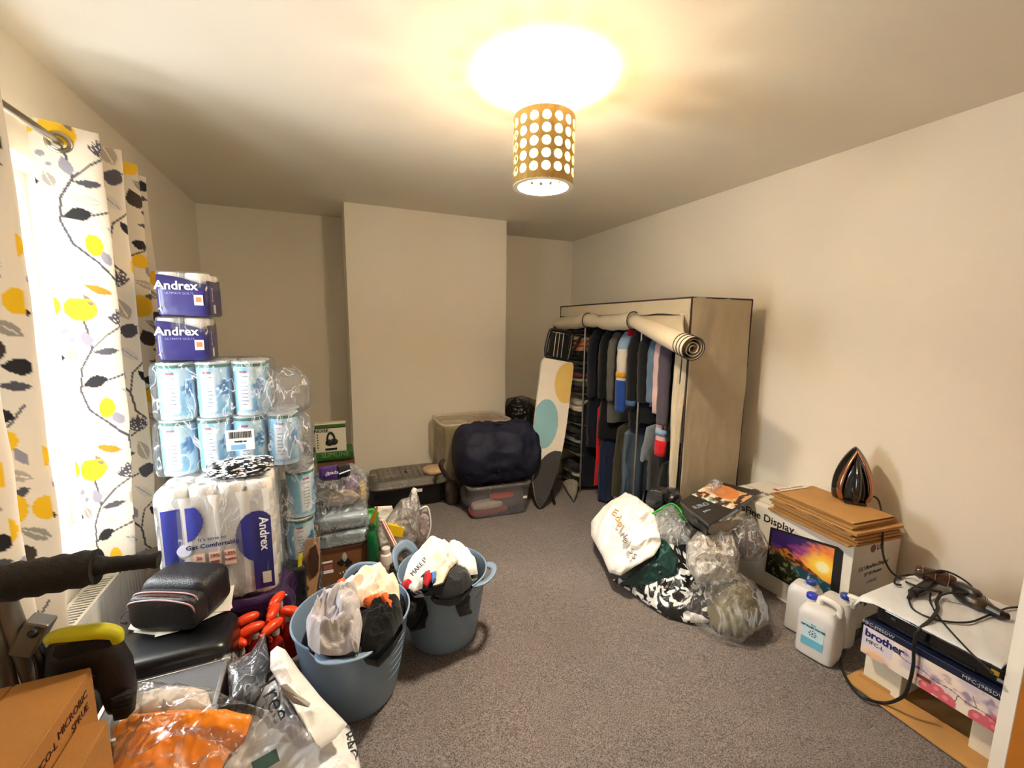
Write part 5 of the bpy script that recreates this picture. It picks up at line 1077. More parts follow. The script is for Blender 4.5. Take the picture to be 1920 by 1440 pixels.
# folded clothes on the shelves
random.seed(12)
cols = ['#15161c', '#1d1f2b', '#c9c2b6', '#2a2a2c', '#7a7670', '#121214', '#a8725a', '#3a2430', '#8c8a88', '#20202a', '#101012', '#4a4642', '#b7a48c', '#5a2a2c']
shelfcols = {.06: ['#101012', '#b9b2a4', '#15161c'], .36: ['#121214', '#20202a', '#8c8a88', '#101012', '#2a2a2c'], .66: ['#101012', '#15161c', '#cfc9be', '#b9b3ab'], .96: ['#1d1f2b', '#4a4642', '#d3cdc6', '#5a2a2c', '#15161c'], 1.26: ['#0f0f12', '#101014', '#b98a6c', '#c56a3c', '#a8927c'], 1.52: ['#2a2226', '#3a3036']}
nm_ = {'#': ''}
def cname(hx_):
    r, g, b = [int(hx_[i:i+2], 16) for i in (1, 3, 5)]; mx = max(r, g, b)
    if mx < 60: return 'black'
    if r > g*1.35: return 'rust' if r > 120 else 'maroon'
    if b > r*1.2: return 'navy'
    return 'pale' if mx > 170 else 'grey'
shn = {.06: 'bottom', .36: 'second lowest', .66: 'third lowest', .96: 'fourth', 1.26: 'fifth', 1.52: 'top'}
for z0, cs in shelfcols.items():
    z = z0+.008; hh_ = (.235 if z0 < 1.5 else .16)/len(cs); hh_ = min(hh_, .055)
    for k, hc in enumerate(cs):
        m = lump((0, 0, 0), (.20, (WY_1-YP1)/2-.035, hh_*.62), 0, 200+int(z0*100)+k, .30, 16, (.5, .7), (50, 22)); 
        o = obj('folded_garment', m, cloth('fg_'+hc[1:], hc, .4), smooth=True); o.location = (WX0+.22+.015*random.uniform(-1, 1), (YP1+WY_1)/2+.01*random.uniform(-1, 1), z+hh_*.5); z += hh_
        pos = ['lowest', 'second', 'third', 'fourth', 'fifth', 'sixth'][k]
        tag(o, '%s folded garment, %s of the pile on the %s wardrobe shelf' % (cname(hc), pos, shn[z0]), 'clothing', 'folded clothes on the wardrobe shelves')
# hanging clothes
def hanging(name, label, y, ztop, length, wid, th, matl, seed, sleeve=None, yaw=0, xoff=0, hanger=True, flare=1.05, hm=None, cat='clothing', extra=None):
    t = thing(name, label, cat, (xr+xoff, y, ztop), yaw, 'clothes hanging in the wardrobe')
    nz, na = 46, 44; P = []
    for i in range(nz):
        f = i/(nz-1); z = -f*length
        w = wid/2*(.18+.82*min(1, f/.085)**.55)*(1+(flare-1)*f); tt = th/2*(.35+.65*min(1, f/.1))*(1+.25*f); row = []
        for a in np.linspace(0, 2*math.pi, na, endpoint=False):
            x_ = w*math.copysign(abs(math.cos(a))**.8, math.cos(a)); y_ = tt*math.copysign(abs(math.sin(a))**.8, math.sin(a))
            row.append((x_, y_, z))
        P.append(row)
    P = np.array(P); q = P*np.array([16, 9, 2.0]); w = (ridge(q, seed, 3)-.55); P[..., 1] += w*th*.8*np.minimum(1, -P[..., 2]*5); P[..., 0] *= 1+w*.03; P[..., 1] += .02*np.sin(P[..., 2]*5+seed)*(-P[..., 2]/length); P[-1] = P[-1]+np.array([0, 0, .02])*w[-1][:, None]
    m = M().grid(P, closev=True); m.f.append(tuple(range(na))[::-1]); m.mi.append(0)
    obj('body', m, matl, t, smooth=True)
    if sleeve:
        for sx in (-1, 1):
            ln, r0, r1 = sleeve; p = spline([(sx*wid*.36, 0, -.03), (sx*wid*.52, -.012, -.12), (sx*wid*.56, -.02, -.3), (sx*wid*.54, -.015, -ln)], 16); n = len(p)
            mm = M().tube(p, [r0+(r1-r0)*i/(n-1)+.002*math.sin(i*.7+seed) for i in range(n)], 16, flat=.7); obj('sleeve', mm, matl, t, smooth=True)
            if extra and sx == -1:
                for z_a, z_b, mt_ in extra:
                    pp = [q_ for q_ in p if -z_b <= q_.z <= -z_a]
                    if len(pp) > 1: obj('sleeve_band', M().tube(pp, r0*.5+r1*.5+.006, 16, flat=.72), mt_, t, smooth=True)
    if hanger:
        HM = hm or mat('hanger_black', '#151515', .4)
        obj('hanger', M().tube(spline([(0, 0, .065), (.012, 0, .085), (.0, 0, .10), (-.014, 0, .088)], 4)[::-1]+[Vector((0, 0, .03)), Vector((0, 0, .012))], .003, 8).tube([(-wid*.36, 0, -.035), (0, 0, .014), (wid*.36, 0, -.035)], .0055, 8), HM, t, smooth=True)
    return t
NV = cloth('navy_wool', '#10131f', .35); NV2 = cloth('navy_blue', '#1a2440', .3); BLK = cloth('black_knit', '#0e0e11', .35); CRM = cloth('cream_knit', '#c9c2b2', .3); CB = cloth('cobalt', '#1d3f86', .3); LBL = cloth('pale_blue', '#7f9ab5', .3); REDC = cloth('bright_red', '#c01a20', .3); DEN = cloth('denim_blue', '#54687c', .4, .2); PKP = cloth('pale_pink', '#c3a3a0', .3, .18, 60); PUR = cloth('grey_plum', '#4a434c', .3); GRY = cloth('steel_grey', '#72777c', .3); DGY = cloth('charcoal', '#3b3a3c', .3); OLV = cloth('olive_khaki', '#3d3a2c', .4); PUF = mat('puffer_blue', '#4c5866', .4, bump=.3, bscale=16, var=.15, coat=.2); YLW = cloth('mustard', '#c98a12'); WHT = cloth('white_lace', '#cfc9c4', .6)
def yx(u, v=740): return PX(u, v, xr-.22).y
HG = [
 ('coat', 'navy long coat hanging furthest left beside the shelves', yx(1107), 1.58, 1.10, .46, .10, NV, (.62, .052, .04), .12, None),
 ('coat', 'black long coat hanging second from the left', yx(1130), 1.58, .98, .46, .09, BLK, (.60, .05, .04), .05, None),
 ('shirt', 'rust collared dark shirt between the black coat and the cream jumper', yx(1143), 1.57, .8, .42, .05, cloth('grey_stripe', '#55544f', .4), (.6, .042, .034), 0, None),
 ('jumper', 'cream jumper with pale blue, mustard and cobalt sleeve bands', yx(1163), 1.57, .62, .46, .07, CRM, (.66, .05, .042), .1, [(.03, .16, LBL), (.32, .38, YLW), (.38, .70, CB)]),
 ('jumper', 'red collared jumper half hidden behind the cream jumper', yx(1170), 1.60, .12, .42, .05, REDC, None, 0, None),
 ('coat', 'black coat with pale blue cuffs left of the middle pole', yx(1184), 1.58, .78, .44, .09, BLK, (.62, .05, .042), 0, [(.55, .62, mat('cuff_blue', '#31527c', .8))]),
 ('jumper', 'thick black jumper right behind the middle pole', yx(1205), 1.58, .72, .44, .10, cloth('black_wool', '#101116', .4), (.55, .055, .045), 0, None),
 ('shirt', 'faded denim shirt right of the middle pole', yx(1219), 1.56, .56, .42, .05, DEN, (.52, .045, .036), 0, None),
 ('shirt', 'pale pink patterned shirt with hanging sleeve', yx(1231), 1.57, .58, .42, .05, PKP, (.60, .046, .036), 0, None),
 ('shirt', 'second pale pink shirt with blue and red sleeve ends', yx(1243), 1.55, .60, .42, .05, PKP, (.88, .044, .042), 0, [(.50, .57, CB), (.66, .76, LBL), (.76, .88, REDC)]),
 ('coat', 'grey plum coat hanging at the right end of the rail', yx(1252, 700), 1.57, .70, .48, .09, PUR, (.66, .055, .046), 0, None),
]
for i, (nm, lb_, y, zt, ln, wd, th, mt_, sl, yw, ex) in enumerate(HG):
    hanging(nm, lb_, y, zt, ln, wd, th, mt_, 300+i*3, sl, yw, 0, True, extra=ex)
LOW = [
 ('trousers', 'navy trousers hanging low at the left', yx(1091, 880), .93, .88, .36, .07, NV, None),
 ('trousers', 'red trousers hanging low behind the red cuff', yx(1110, 880), .92, .80, .28, .035, REDC, None),
 ('trousers', 'dark blue trousers hanging low beside the red pair', yx(1124, 880), .90, .88, .32, .07, NV2, None),
 ('top', 'white crinkled top hanging low between navy and olive', yx(1143, 900), .62, .55, .26, .03, WHT, None),
 ('jacket', 'olive quilted jacket hanging low in the middle', yx(1152, 900), .80, .66, .34, .05, OLV, None),
 ('jacket', 'steel blue quilted gilet hanging low on a pink hanger', yx(1170, 900), .80, .68, .38, .08, PUF, None),
 ('trousers', 'light grey trousers folded over a hanger behind the middle pole', yx(1208, 860), .86, .30, .34, .07, GRY, None),
 ('trousers', 'charcoal trousers hanging low right of the middle pole', yx(1214, 900), .72, .62, .36, .08, DGY, None),
 ('trousers', 'black trousers hanging low at the right end', yx(1246, 900), .66, .58, .38, .10, BLK, None),
]
for i, (nm, lb_, y, zt, ln, wd, th, mt_, sl) in enumerate(LOW):
    hanging(nm, lb_, y, zt, ln, wd, th, mt_, 400+i*3, sl, 0, -.04, i in (5, 6), hm=mat('hanger_pink', '#b0485a', .4), flare=1.1)
o = lump_px('bin_bag', mat('bag_grey', '#2c2c2e', .25, bump=.5, bscale=18, var=.3, coat=.4), None, [(1210, 940), (1214, 918), (1235, 912), (1262, 914), (1270, 930), (1272, 965), (1240, 975), (1215, 965)], 2.12, .10, .14, .016, 9, 431); tag(o, 'dark grey glossy bag at the foot of the wardrobe opening', 'bag')
o = garm('fallen_shirt', 'pale patterned cloth fallen at the bottom left of the wardrobe', cloth('fallen_pale', '#8d857a'), [PZ(*p) for p in ((1055, 905, .05), (1072, 896, .08), (1084, 905, .08), (1082, 925, .04), (1076, 940, .02), (1066, 925, .03))], .03, .03, .012, 12, 432); o['group'] = 'clothes on the wardrobe floor'
# ------------------------------------------------------------------ monitor box against the right wall
BXW = mat('box_white', '#e6dfd2', .5, var=.03)
lx0, lx1, ly0, ly1, lz = 2.42, 2.86, 1.16, 1.96, .51
lg = thing('monitor_box', 'large white monitor carton with a sunset screen picture on its front', 'box', (lx0, ly0, 0))
obj('carton', M().box(((lx1-lx0)/2, (ly1-ly0)/2, lz/2), (lx1-lx0, ly1-ly0, lz)), BXW, lg, bevel=.003)
obj('flap_seam', M().box(((lx1-lx0)/2, (ly1-ly0)/2, lz+.0005), (.003, ly1-ly0-.01, .001)), mat('seam_grey', '#8c857a', .6), lg)
obj('fold_line', M().box((.06, (ly1-ly0)/2, lz+.0005), (.0025, ly1-ly0-.01, .001)), mat('seam_grey', '', .6), lg)
SXm = SIDEX
text('UltraFine Display', .064, BLACK, lg, (-.0012, .525, .443), SXm, bold=.0008); text('5K', .026, mat('grey_print', ''), lg, (-.0012, .285, .430), SXm)
def ppoly(name, pts, th, mt, x=-.001): 
    m = M(); n = len(pts); m.add([(x, y, z) for y, z in pts]+[(x-th, y, z) for y, z in pts], [tuple(range(n)), tuple(range(n, 2*n))[::-1]]+[(i, n+i, n+(i+1) % n, (i+1) % n) for i in range(n)]); return obj(name, m, mt, lg)
Y_ = lambda y: y-ly0
ppoly('screen_bezel', [(Y_(1.600), .405), (Y_(1.232), .462), (Y_(1.205), .450), (Y_(1.200), .125), (Y_(1.232), .108), (Y_(1.606), .112)], .001, BLACK)
u, v = np.meshgrid(np.linspace(0, 1, 130), np.linspace(0, 1, 90), indexing='ij')
c00, c10, c01, c11 = [np.array((Y_(a), b)) for a, b in ((1.592, .122), (1.243, .124), (1.586, .395), (1.246, .446))]
PP = (c00*(1-u[..., None])+c10*u[..., None])*(1-v[..., None])+(c01*(1-u[..., None])+c11*u[..., None])*v[..., None]
o = obj('screen_picture', M().grid(np.concatenate([np.full(u.shape+(1,), -.0026), PP], -1)), PRINT, lg, smooth=True)
n1_ = fbm(np.stack([u*6, v*9, u*0], -1), 3); n2_ = fbm(np.stack([u*22, v*22, u*0], -1), 4); n3_ = fbm(np.stack([u*9-v*14, v*26+u*16, u*0], -1), 5)
c = np.ones(u.shape+(3,))*np.array(hx('#2d1f5e')); lp = lambda a, b, t: a*(1-t[..., None])+np.array(hx(b))*t[..., None]
c = lp(c, '#b0439a', np.clip((u*.7+(1-v)*1.1-.45+n1_*.5-.25)*2, 0, 1)); c = lp(c, '#f08a2c', np.clip((u-.45+(.75-v)*.8+(n3_-.5)*.6)*2.6, 0, 1)); c = lp(c, '#ffe14a', np.clip(1.25-np.hypot((u-.84)/.26, (v-.60)/.22), 0, 1)); c = lp(c, '#fff6c0', np.clip(2-np.hypot((u-.86)/.06, (v-.60)/.06), 0, 1))
ridge_ = .66-.10*u-.28*np.clip(u-.25, 0, 1)+.10*(n1_-.5)+.10*np.exp(-((u-.30)/.08)**2)-.06*np.exp(-((u-.1)/.1)**2)
mt_ = (v < ridge_); mc = lp(np.ones(u.shape+(3,))*np.array(hx('#3a2a22')), '#c9781e', np.clip((n3_-.45)*5, 0, 1)*np.clip(1.4-abs(u-.38)*3.2, 0, 1)); mc = lp(mc, '#d9541c', np.clip((u-.5)*3, 0, 1)*np.clip((n2_-.3)*3, 0, 1))
c = np.where(mt_[..., None], mc, c)
sea = v < (.42-.25*np.clip(.55-u, 0, 1)*0-.10*(u-.5)+.03*(n1_-.5)); sc2 = lp(np.ones(u.shape+(3,))*np.array(hx('#1f4a5c')), '#6fa3ad', np.clip((n3_-.5)*6, 0, 1)); c = np.where((sea & (u+v*.8 > .62))[..., None], sc2, c)
veg = (u+v*.9 < .74+.12*(n1_-.5)) & (v < .50+.05*(n2_-.5)); vc_ = lp(np.ones(u.shape+(3,))*np.array(hx('#1c2012')), '#6f7348', np.clip((n2_-.52)*7, 0, 1)); vc_ = lp(vc_, '#a9a584', np.clip((n2_-.66)*9, 0, 1)); c = np.where(veg[..., None], vc_, c)
at = o.data.color_attributes.new('Col', 'FLOAT_COLOR', 'POINT'); at.data.foreach_set('color', np.concatenate([c.reshape(-1, 3), np.ones((u.size, 1))], 1).ravel())
LGR = mat('logo_red', '#8c2334', .4); GP = mat('print_dark_grey', '#4b4744', .6)
FY = FRONT
obj('round_logo', M().lathe([(0, 0), (.022, 0), (.022, .001), (0, .001)], 28, R=rotx(math.pi/2), t=(.175, -.0005, .455)), LGR, lg, smooth=2); text('LG', .045, GP, lg, (.235, -.001, .455), FY, bold=.001)
text('LG UltraFine Display', .032, GP, lg, (.20, -.001, .355), FY); text('27" 5K Monitor', .025, GP, lg, (.20, -.001, .315), FY); text('27MD5KL', .024, mat('grey_print', ''), lg, (.20, -.001, .265), FY)
for i in range(2):
    for j in range(2): obj('handling_mark', M().box((.17+i*.045, -.0008, .14+j*.045), (.028, .001, .028)), mat('mark_grey', '#8c857b', .6), lg); obj('handling_symbol', M().box((.17+i*.045, -.0016, .14+j*.045), (.012, .001, .018)), GP, lg)
TOPB = basis((0, -1, 0), (1, 0, 0))
obj('round_logo', M().lathe([(0, 0), (.022, 0), (.022, .001), (0, .001)], 28, t=(.20, .70, lz)), LGR, lg, smooth=2); text('LG', .045, GP, lg, (.20, .63, lz+.001), TOPB, bold=.001)
tr_ = thing('card_wedge', 'thin white card sticking out under the monitor carton', 'card', (0, 0, 0))
q = [PZ(1455, 1118, .004), PZ(1490, 1142, .004), PZ(1500, 1120, .004)]; obj('sheet', M().prism([(p.x, p.y) for p in q], .001, .004), BXW, tr_)

# stack of flattened cartons on the box
random.seed(8); pos = ['lowest', 'second', 'third', 'fourth', 'fifth', 'sixth', 'seventh', 'eighth', 'ninth']
MAIL = [mat('mailer_%d' % i, h_, .75, bump=.12, bscale=140, var=.1) for i, h_ in enumerate(('#b08247', '#a2763f', '#bb8d52'))]
z = lz+.0015; N_ = 9; tops = []
for i in range(N_):
    th = (.013, .016, .013, .015, .013, .02, .014, .012, .010)[i]; w, d = (.34, .47) if i < 7 else (.30, .44); dx, dy, rz = random.uniform(-.012, .012), random.uniform(-.015, .015), -.10+random.uniform(-.02, .02)
    t = thing('flattened_carton', '%s brown flattened carton counted from the bottom of the stack beneath the iron' % pos[i], 'cardboard', (2.555+dx, 1.355+dy, z), rz, 'flattened cartons under the iron')
    if i == N_-1: t['label'] = 'topmost brown flattened carton, directly beneath the iron'
    def wv(x, y, k=i): return .004*math.sin(x*9+k)+.004*math.cos(y*7+k*2) if k > 4 else .0015*math.sin(y*8+k)
    X_, Yy = np.linspace(-w/2, w/2, 12), np.linspace(-d/2, d/2, 14)
    for s_, (za, zb_) in (('outer_ply', (0, th*.42)), ('inner_ply', (th*.5, th*.92))):
        mm = M(); off = .004 if s_ == 'inner_ply' else 0
        top_ = np.array([[(x-off, y-off, zb_+0*wv(x, y)) for y in Yy] for x in X_]); 
        mm.box((-off, -off, (za+zb_)/2), (w, d, zb_-za)); obj(s_, mm, MAIL[i % 3], t, bevel=.002)
    if i == 5:
        for k, y in enumerate((-.15, -.02, .12)): text('FRAGILE', .017, BRN, t, (-w/2-.003, y, th*.5), SIDEX)
    z += th+.0004; tops.append(z)
en = thing('paper_envelope', 'white and red printed envelope edge lying at the back left of the carton stack', 'envelope', (2.53, 1.575, z+.0005), -.1)
obj('sheet', M().box((0, 0, .0015), (.26, .045, .003)), PAP, en); 
text('FRAGILE FRAGILE', .024, mat('logo_red', ''), en, (0, 0, .0032), basis((-1, 0, 0), (0, -1, 0))); obj('red_corner', M().box((-.115, 0, .0034), (.03, .035, .001)), mat('stripe_red', ''), en)
ZI = z+.001
# steam iron standing on its heel
RG = mat('rose_gold', '#b98468', .18, .9, var=.05); IB = mat('iron_black', '#0c0b0c', .15, coat=.6, var=.1)
ir = thing('steam_iron', 'black and rose gold steam iron standing upright on the carton stack', 'iron', (2.665, 1.315, ZI+.004), 0)
irot = math.atan2(-.62, -.78)     # direction the handle faces
# local frame: X = width, Y = away from the sole (handle side), Z = along the sole towards the tip
ex = np.array([-math.sin(irot), math.cos(irot), 0]); ey = np.array([math.cos(irot), math.sin(irot), 0]); ez = np.array([0, 0, 1.])
tilt = rotz(0); IR = np.stack([ex, ey, ez+ey*-.10], 1)
def tear(s, L_, W_, n=26, z0=0):
    o_ = []
    for k in range(n):
        t = k/(n-1); o_.append((W_/2*s*math.sin(math.pi*min(1, (1-t)*.62+.0))**.75 if t > .0 else W_/2*s*.92, z0+L_*t))
    return [(x, z) for x, z in o_]+[(-x, z) for x, z in o_[::-1][1:]]
LI, WI = .295, .185
def loft(levels):
    G = []
    for s, y, L_, z0 in levels: G.append([(x, y, z) for x, z in tear(s, L_, WI, z0=z0)])
    G = np.array(G); m = M().grid(G, closev=True, R=IR); n = G.shape[1]; m.f.append(tuple(range(n))); m.mi.append(0); k = m.n-n; m.f.append(tuple(k+i for i in range(n))[::-1]); m.mi.append(0); return m
obj('soleplate', loft([(1, -.052, LI, .0), (1.02, -.048, LI+.003, -.001), (1.0, -.044, LI, 0)]), CHROME, ir, smooth=2)
obj('skirt', loft([(1.01, -.044, LI, 0), (1.03, -.036, LI+.002, -.001), (.96, -.018, LI-.01, 0), (.80, .0, LI-.04, .0)]), IB, ir, smooth=2)
obj('water_tank', loft([(.80, -.01, LI-.035, .004), (.74, .010, LI-.06, .006), (.55, .030, LI-.10, .01), (.3, .036, LI-.15, .02)]), IB, ir, smooth=2)
hs = spline([(0, .0, .235), (0, .032, .205), (0, .062, .15), (0, .072, .09), (0, .066, .035), (0, .045, .012), (0, .01, .008)], 7)
hp_ = [Vector(IR@np.array(p)) for p in hs]; obj('handle', M().tube(hp_, [.014+.004*math.sin(i/len(hp_)*math.pi) for i in range(len(hp_))], 16), IB, ir, smooth=True)
for s in (-1, 1):
    band = spline([(0, .004, .285), (s*.034, .020, .215), (s*.062, .030, .13), (s*.070, .030, .06), (s*.056, .022, .010)], 7); obj('rose_band', M().tube([Vector(IR@np.array(p)) for p in band], [.006+.011*min(1, i/14) for i in range(len(band))], 12, flat=.6), RG, ir, smooth=True)
obj('gap_shade', loft([(.40, .030, LI-.13, .03), (.34, .040, LI-.15, .035), (.2, .044, LI-.18, .04)]), mat('gap_shade_black', '#050505', .6), ir, smooth=2)  # solid black wedge painting the shade of the gap under the handle
obj('heel', M().box(tuple(IR@np.array((0, .012, .006))), (.10, .10, .014), R=rotz(irot)), IB, ir, bevel=.004)
obj('dial', M().lathe([(0, 0), (.02, 0), (.018, .01), (0, .01)], 24, R=IR@rotx(-math.pi/2), t=tuple(IR@np.array((0, .036, .075)))), mat('dial_grey', '#8a7d74', .3, .5), ir, smooth=2)
obj('spray_button', M().blob((.010, .008, .012), seg=(16, 10), t=tuple(IR@np.array((0, .052, .185)))), CHROME, ir, smooth=True)
CBL = mat('cable_black', '#15120f', .5)
def cable(name, label, pts, r=.005, parent=None, n=10):
    o = obj(name, M().tube(spline(pts, n), r, 10), CBL, parent, smooth=True); return tag(o, label, 'cable') if parent is None else o
ci = ir.location
cable('power_cord', None, [Vector(p)-ci for p in (ci+Vector((.03, -.0, .02)), PY(1645, 935, 1.25), PY(1655, 990, 1.13), PY(1655, 1035, 1.08), PY(1668, 1068, 1.05), PY(1690, 1086, 1.0), PZ(1715, 1098, .50), PZ(1745, 1106, .475), PZ(1765, 1110, .475))], .0048, ir)

# ------------------------------------------------------------------ printer on its carton at the right
sheet = obj('cardboard_sheet', M().prism([(2.11, .99), (2.08, .30), (2.50, .30), (2.62, .99)], .003, .008), mat('card_sheet', '#b98c52', .85, bump=.1, bscale=120, var=.08)); tag(sheet, 'flat brown cardboard sheet on the carpet under the printer carton', 'cardboard')
rd = obj('raised_edge', M().box((2.215, .72, .016), (.006, .50, .022), R=rotz(.09)), mat('card_sheet', ''), sheet); rd.location = (.0, 0, 0)
pb_ = thing('printer_carton', 'printer carton printed with pink cherries, raised on two white blocks', 'box', (2.14, .53, 0))
cw, cd, cz0, cz1 = .46, .44, .165, .325
for y in (.36, .06):
    obj('foam_block', M().box((.20, y-.0 if y > .2 else .035, .0865), (.28, .135 if y > .2 else .08, .157)), mat('foam_white', '#e9e1cb', .7, bump=.15, bscale=200), pb_, bevel=.003)
obj('carton', M().box((cw/2, cd/2-.015, (cz0+cz1)/2), (cw, cd, cz1-cz0)), mat('carton_navy', '#141c38', .4), pb_, bevel=.002)
uy, vz = np.meshgrid(np.linspace(0, 1, 170), np.linspace(0, 1, 60), indexing='ij')    # u from left (far y) to right
yy_ = (cd-.017)-(cd-.002)*uy; zz_ = cz0+.001+(cz1-cz0-.03)*vz
o = obj('printed_front', M().grid(np.stack([-.0015+0*uy, yy_, zz_], -1)), PRINT, pb_, smooth=True)
A = cd/(cz1-cz0-.03); nA = fbm(np.stack([uy*5, vz*2, uy*0], -1), 6); nB = fbm(np.stack([uy*14, vz*5, uy*0], -1), 7)
c = np.ones(uy.shape+(3,))*np.array(hx('#efe0cf')); c = lp(c, '#cfc0cc', np.clip((nA-.45)*4, 0, 1)); c = lp(c, '#f0b9b4', np.clip((nB-.5)*3, 0, 1)*np.clip(1-abs(uy-.5)*3, 0, 1)); c = lp(c, '#9a8aa8', np.clip((nB-.62)*6, 0, 1)); c = lp(c, '#e9b48c', np.clip(1-np.hypot((uy-.12)/.16, (vz-.1)/.3), 0, 1))
c = lp(c, '#d9cfe0', ((uy < .26) & (vz > .30)).astype(float)*.8)
for cx, cz_, r in ((.52, .14, .040), (.60, .22, .040), (.665, .10, .046), (.86, .13, .045), (.95, .26, .044), (.965, .10, .04)):
    d_ = np.hypot((uy-cx), (vz-cz_)/A*1.0); c = mix(c, hx('#cf6270'), d_ < r*1.35); c = mix(c, hx('#e48a90'), np.hypot((uy-cx+.012), (vz-cz_-.05)/A) < r*.45)
c = mix(c, hx('#7a3428'), (np.hypot(uy-.50, (vz-.30)/A) < .055) & (vz > .30) & (vz < .42))
c = mix(c, hx('#3a2622'), abs(vz-(.62-.45*(uy-.35)+.03*np.sin(uy*30))) < .012*(uy > .25)); c = mix(c, hx('#3a2622'), (abs(uy-(.72+.05*(vz-.3))) < .003) & (vz > .22) & (vz < .46)); c = mix(c, hx('#3a2622'), (abs(uy-(.86-.12*(vz-.3))) < .003) & (vz > .38) & (vz < .7))
at = o.data.color_attributes.new('Col', 'FLOAT_COLOR', 'POINT'); at.data.foreach_set('color', np.concatenate([c.reshape(-1, 3), np.ones((uy.size, 1))], 1).ravel())
text('brother', .046, NAVYP, pb_, (-.0025, .345, .268), SIDEX, bold=.0012, space=.95); text('MFC-L', .024, GP, pb_, (-.0025, .375, .232), SIDEX)
text('MFC-J985DW', .020, mat('silver_print', '#b9bcc8', .4), pb_, (-.0025, .37, .312), SIDEX); text('MFC-J985DW', .020, mat('silver_print', ''), pb_, (-.0025, .045, .312), SIDEX)
pr = thing('printer', 'black printer lying on the cherry-print carton under a white cloth', 'printer', (2.165, .53, cz1+.001))
obj('body', M().box((.215, .20, .045), (.41, .40, .09)), mat('printer_black', '#0d0e12', .3, coat=.3, bump=.05), pr, bevel=.008)
obj('front_panel', M().box((.008, .19, .04), (.012, .36, .055)), IB, pr, bevel=.003); obj('paper_slot', M().box((.0, .20, .018), (.006, .24, .010)), BLACK, pr)
obj('button', M().box((.0, .335, .048), (.004, .016, .008)), mat('button_grey', '#5a5f62', .4), pr); obj('yellow_label', M().box((-.0, .032, .048), (.003, .022, .018)), mat('label_gold', '#d9b23a', .5), pr); obj('silver_label', M().box((-.0, .012, .028), (.003, .026, .012)), mat('silver_print', ''), pr); obj('side_edge', M().box((.0, .20, .082), (.006, .39, .004)), mat('dark_rubber', ''), pr)
# white cloth cover
cvz = cz1+.092+.004
U, V = np.meshgrid(np.linspace(0, 1, 70), np.linspace(0, 1, 90), indexing='ij')
Xc = 2.10+.52*U; Yc = .985-.45*V
nz_ = ridge(np.stack([Xc*5+Yc*4, Yc*22-Xc*10, Xc*0], -1), 15); Zc = cvz+.006*(nz_-.5)+.010*np.exp(-((V-.42)/.10)**2-((U-.35)/.25)**2)+.012
edge = np.clip((.06-U)/.06, 0, 1); le = np.clip((.05-V)/.05, 0, 1); Zc = Zc-.030*edge**1.2*np.clip(1.1-V*6, .12, 1)-.035*le**1.3
cv = obj('cloth_cover', M().grid(np.stack([Xc+.006*edge, Yc, Zc], -1)), mat('cloth_white', '#dadde0', .8, bump=.3, bscale=180, var=.05), smooth=True, solid=.003); tag(cv, 'thin white cloth draped over the top of the black printer', 'cloth')
CVT = cvz+.020
# hair dryer and clipper on the cloth
hd = thing('hair_dryer', 'bronze and black hair dryer with its cord lying on the white cloth', 'hair dryer')
c0, c1_ = PZ(1718, 1070, CVT+.055), PZ(1790, 1092, CVT+.045)
BRZ = mat('bronze_gloss', '#5a4840', .18, .7); DB = mat('dark_body', '#1d1815', .35, coat=.2)
obj('barrel', M().tube([c0+(c1_-c0)*t for t in np.linspace(0, 1, 12)], [.024, .030, .031, .031, .031, .030, .030, .031, .031, .03, .028, .024], 28), BRZ, hd, smooth=2)
for t in (.12, .45, .8): obj('barrel_ring', M().tube([c0+(c1_-c0)*(t-.012), c0+(c1_-c0)*(t+.012)], .0322, 28), CHROME, hd, smooth=2)
obj('handle', M().tube([PZ(1752, 1086, CVT+.03), PZ(1735, 1100, CVT+.02), PZ(1712, 1112, CVT+.015)], [.022, .021, .019], 20), DB, hd, smooth=2); obj('cord_guard', M().tube([PZ(1712, 1112, CVT+.015), PZ(1704, 1122, CVT+.010)], [.013, .008], 14), DB, hd, smooth=2)
obj('folding_hinge', M().blob((.028, .026, .022), seg=(24, 16), t=PZ(1780, 1090, CVT+.03)), mat('maroon_plastic', '#2a1216', .3, coat=.3), hd, smooth=True)
hc = thing('hot_air_brush', 'black styling tool with comb teeth lying right of the hair dryer', 'styling tool')
a, b = PZ(1790, 1108, CVT+.022), PZ(1852, 1140, CVT+.022)
obj('body', M().tube([a+(b-a)*t for t in np.linspace(0, 1, 14)], [.018, .026, .030, .033, .035, .036, .038, .038, .038, .036, .034, .032, .026, .018], 24, flat=.8), DB, hc, smooth=True)
d_ = (b-a).normalized(); sidev = d_.cross(Vector((0, 0, 1)))
tb = b+Vector((.03, .0, .0))
s0 = obj('comb_tooth', M().tube([(0, 0, 0), (.034, .014, .012)], .0018, 6), DB, hc); s0.location = PZ(1836, 1118, CVT+.025)
p_a, p_b = PZ(1836, 1118, CVT+.025), PZ(1862, 1146, CVT+.02)
for i in range(1, 9): k = s0.copy(); COL.objects.link(k); k.parent = hc; k.location = p_a+(p_b-p_a)*(i/8)
obj('tail', M().tube([PZ(1852, 1140, CVT+.018), PZ(1875, 1152, CVT+.016), PZ(1890, 1156, CVT+.014)], [.022, .02, .014], 18), DB, hc, smooth=2)
pk = obj('brush_head', M().blob((.05, .024, .026), (.6, .7), (30, 20), t=PZ(1812, 1108, CVT+.045), R=rotz(math.atan2(d_.y, d_.x))), DB, hc, smooth=True)
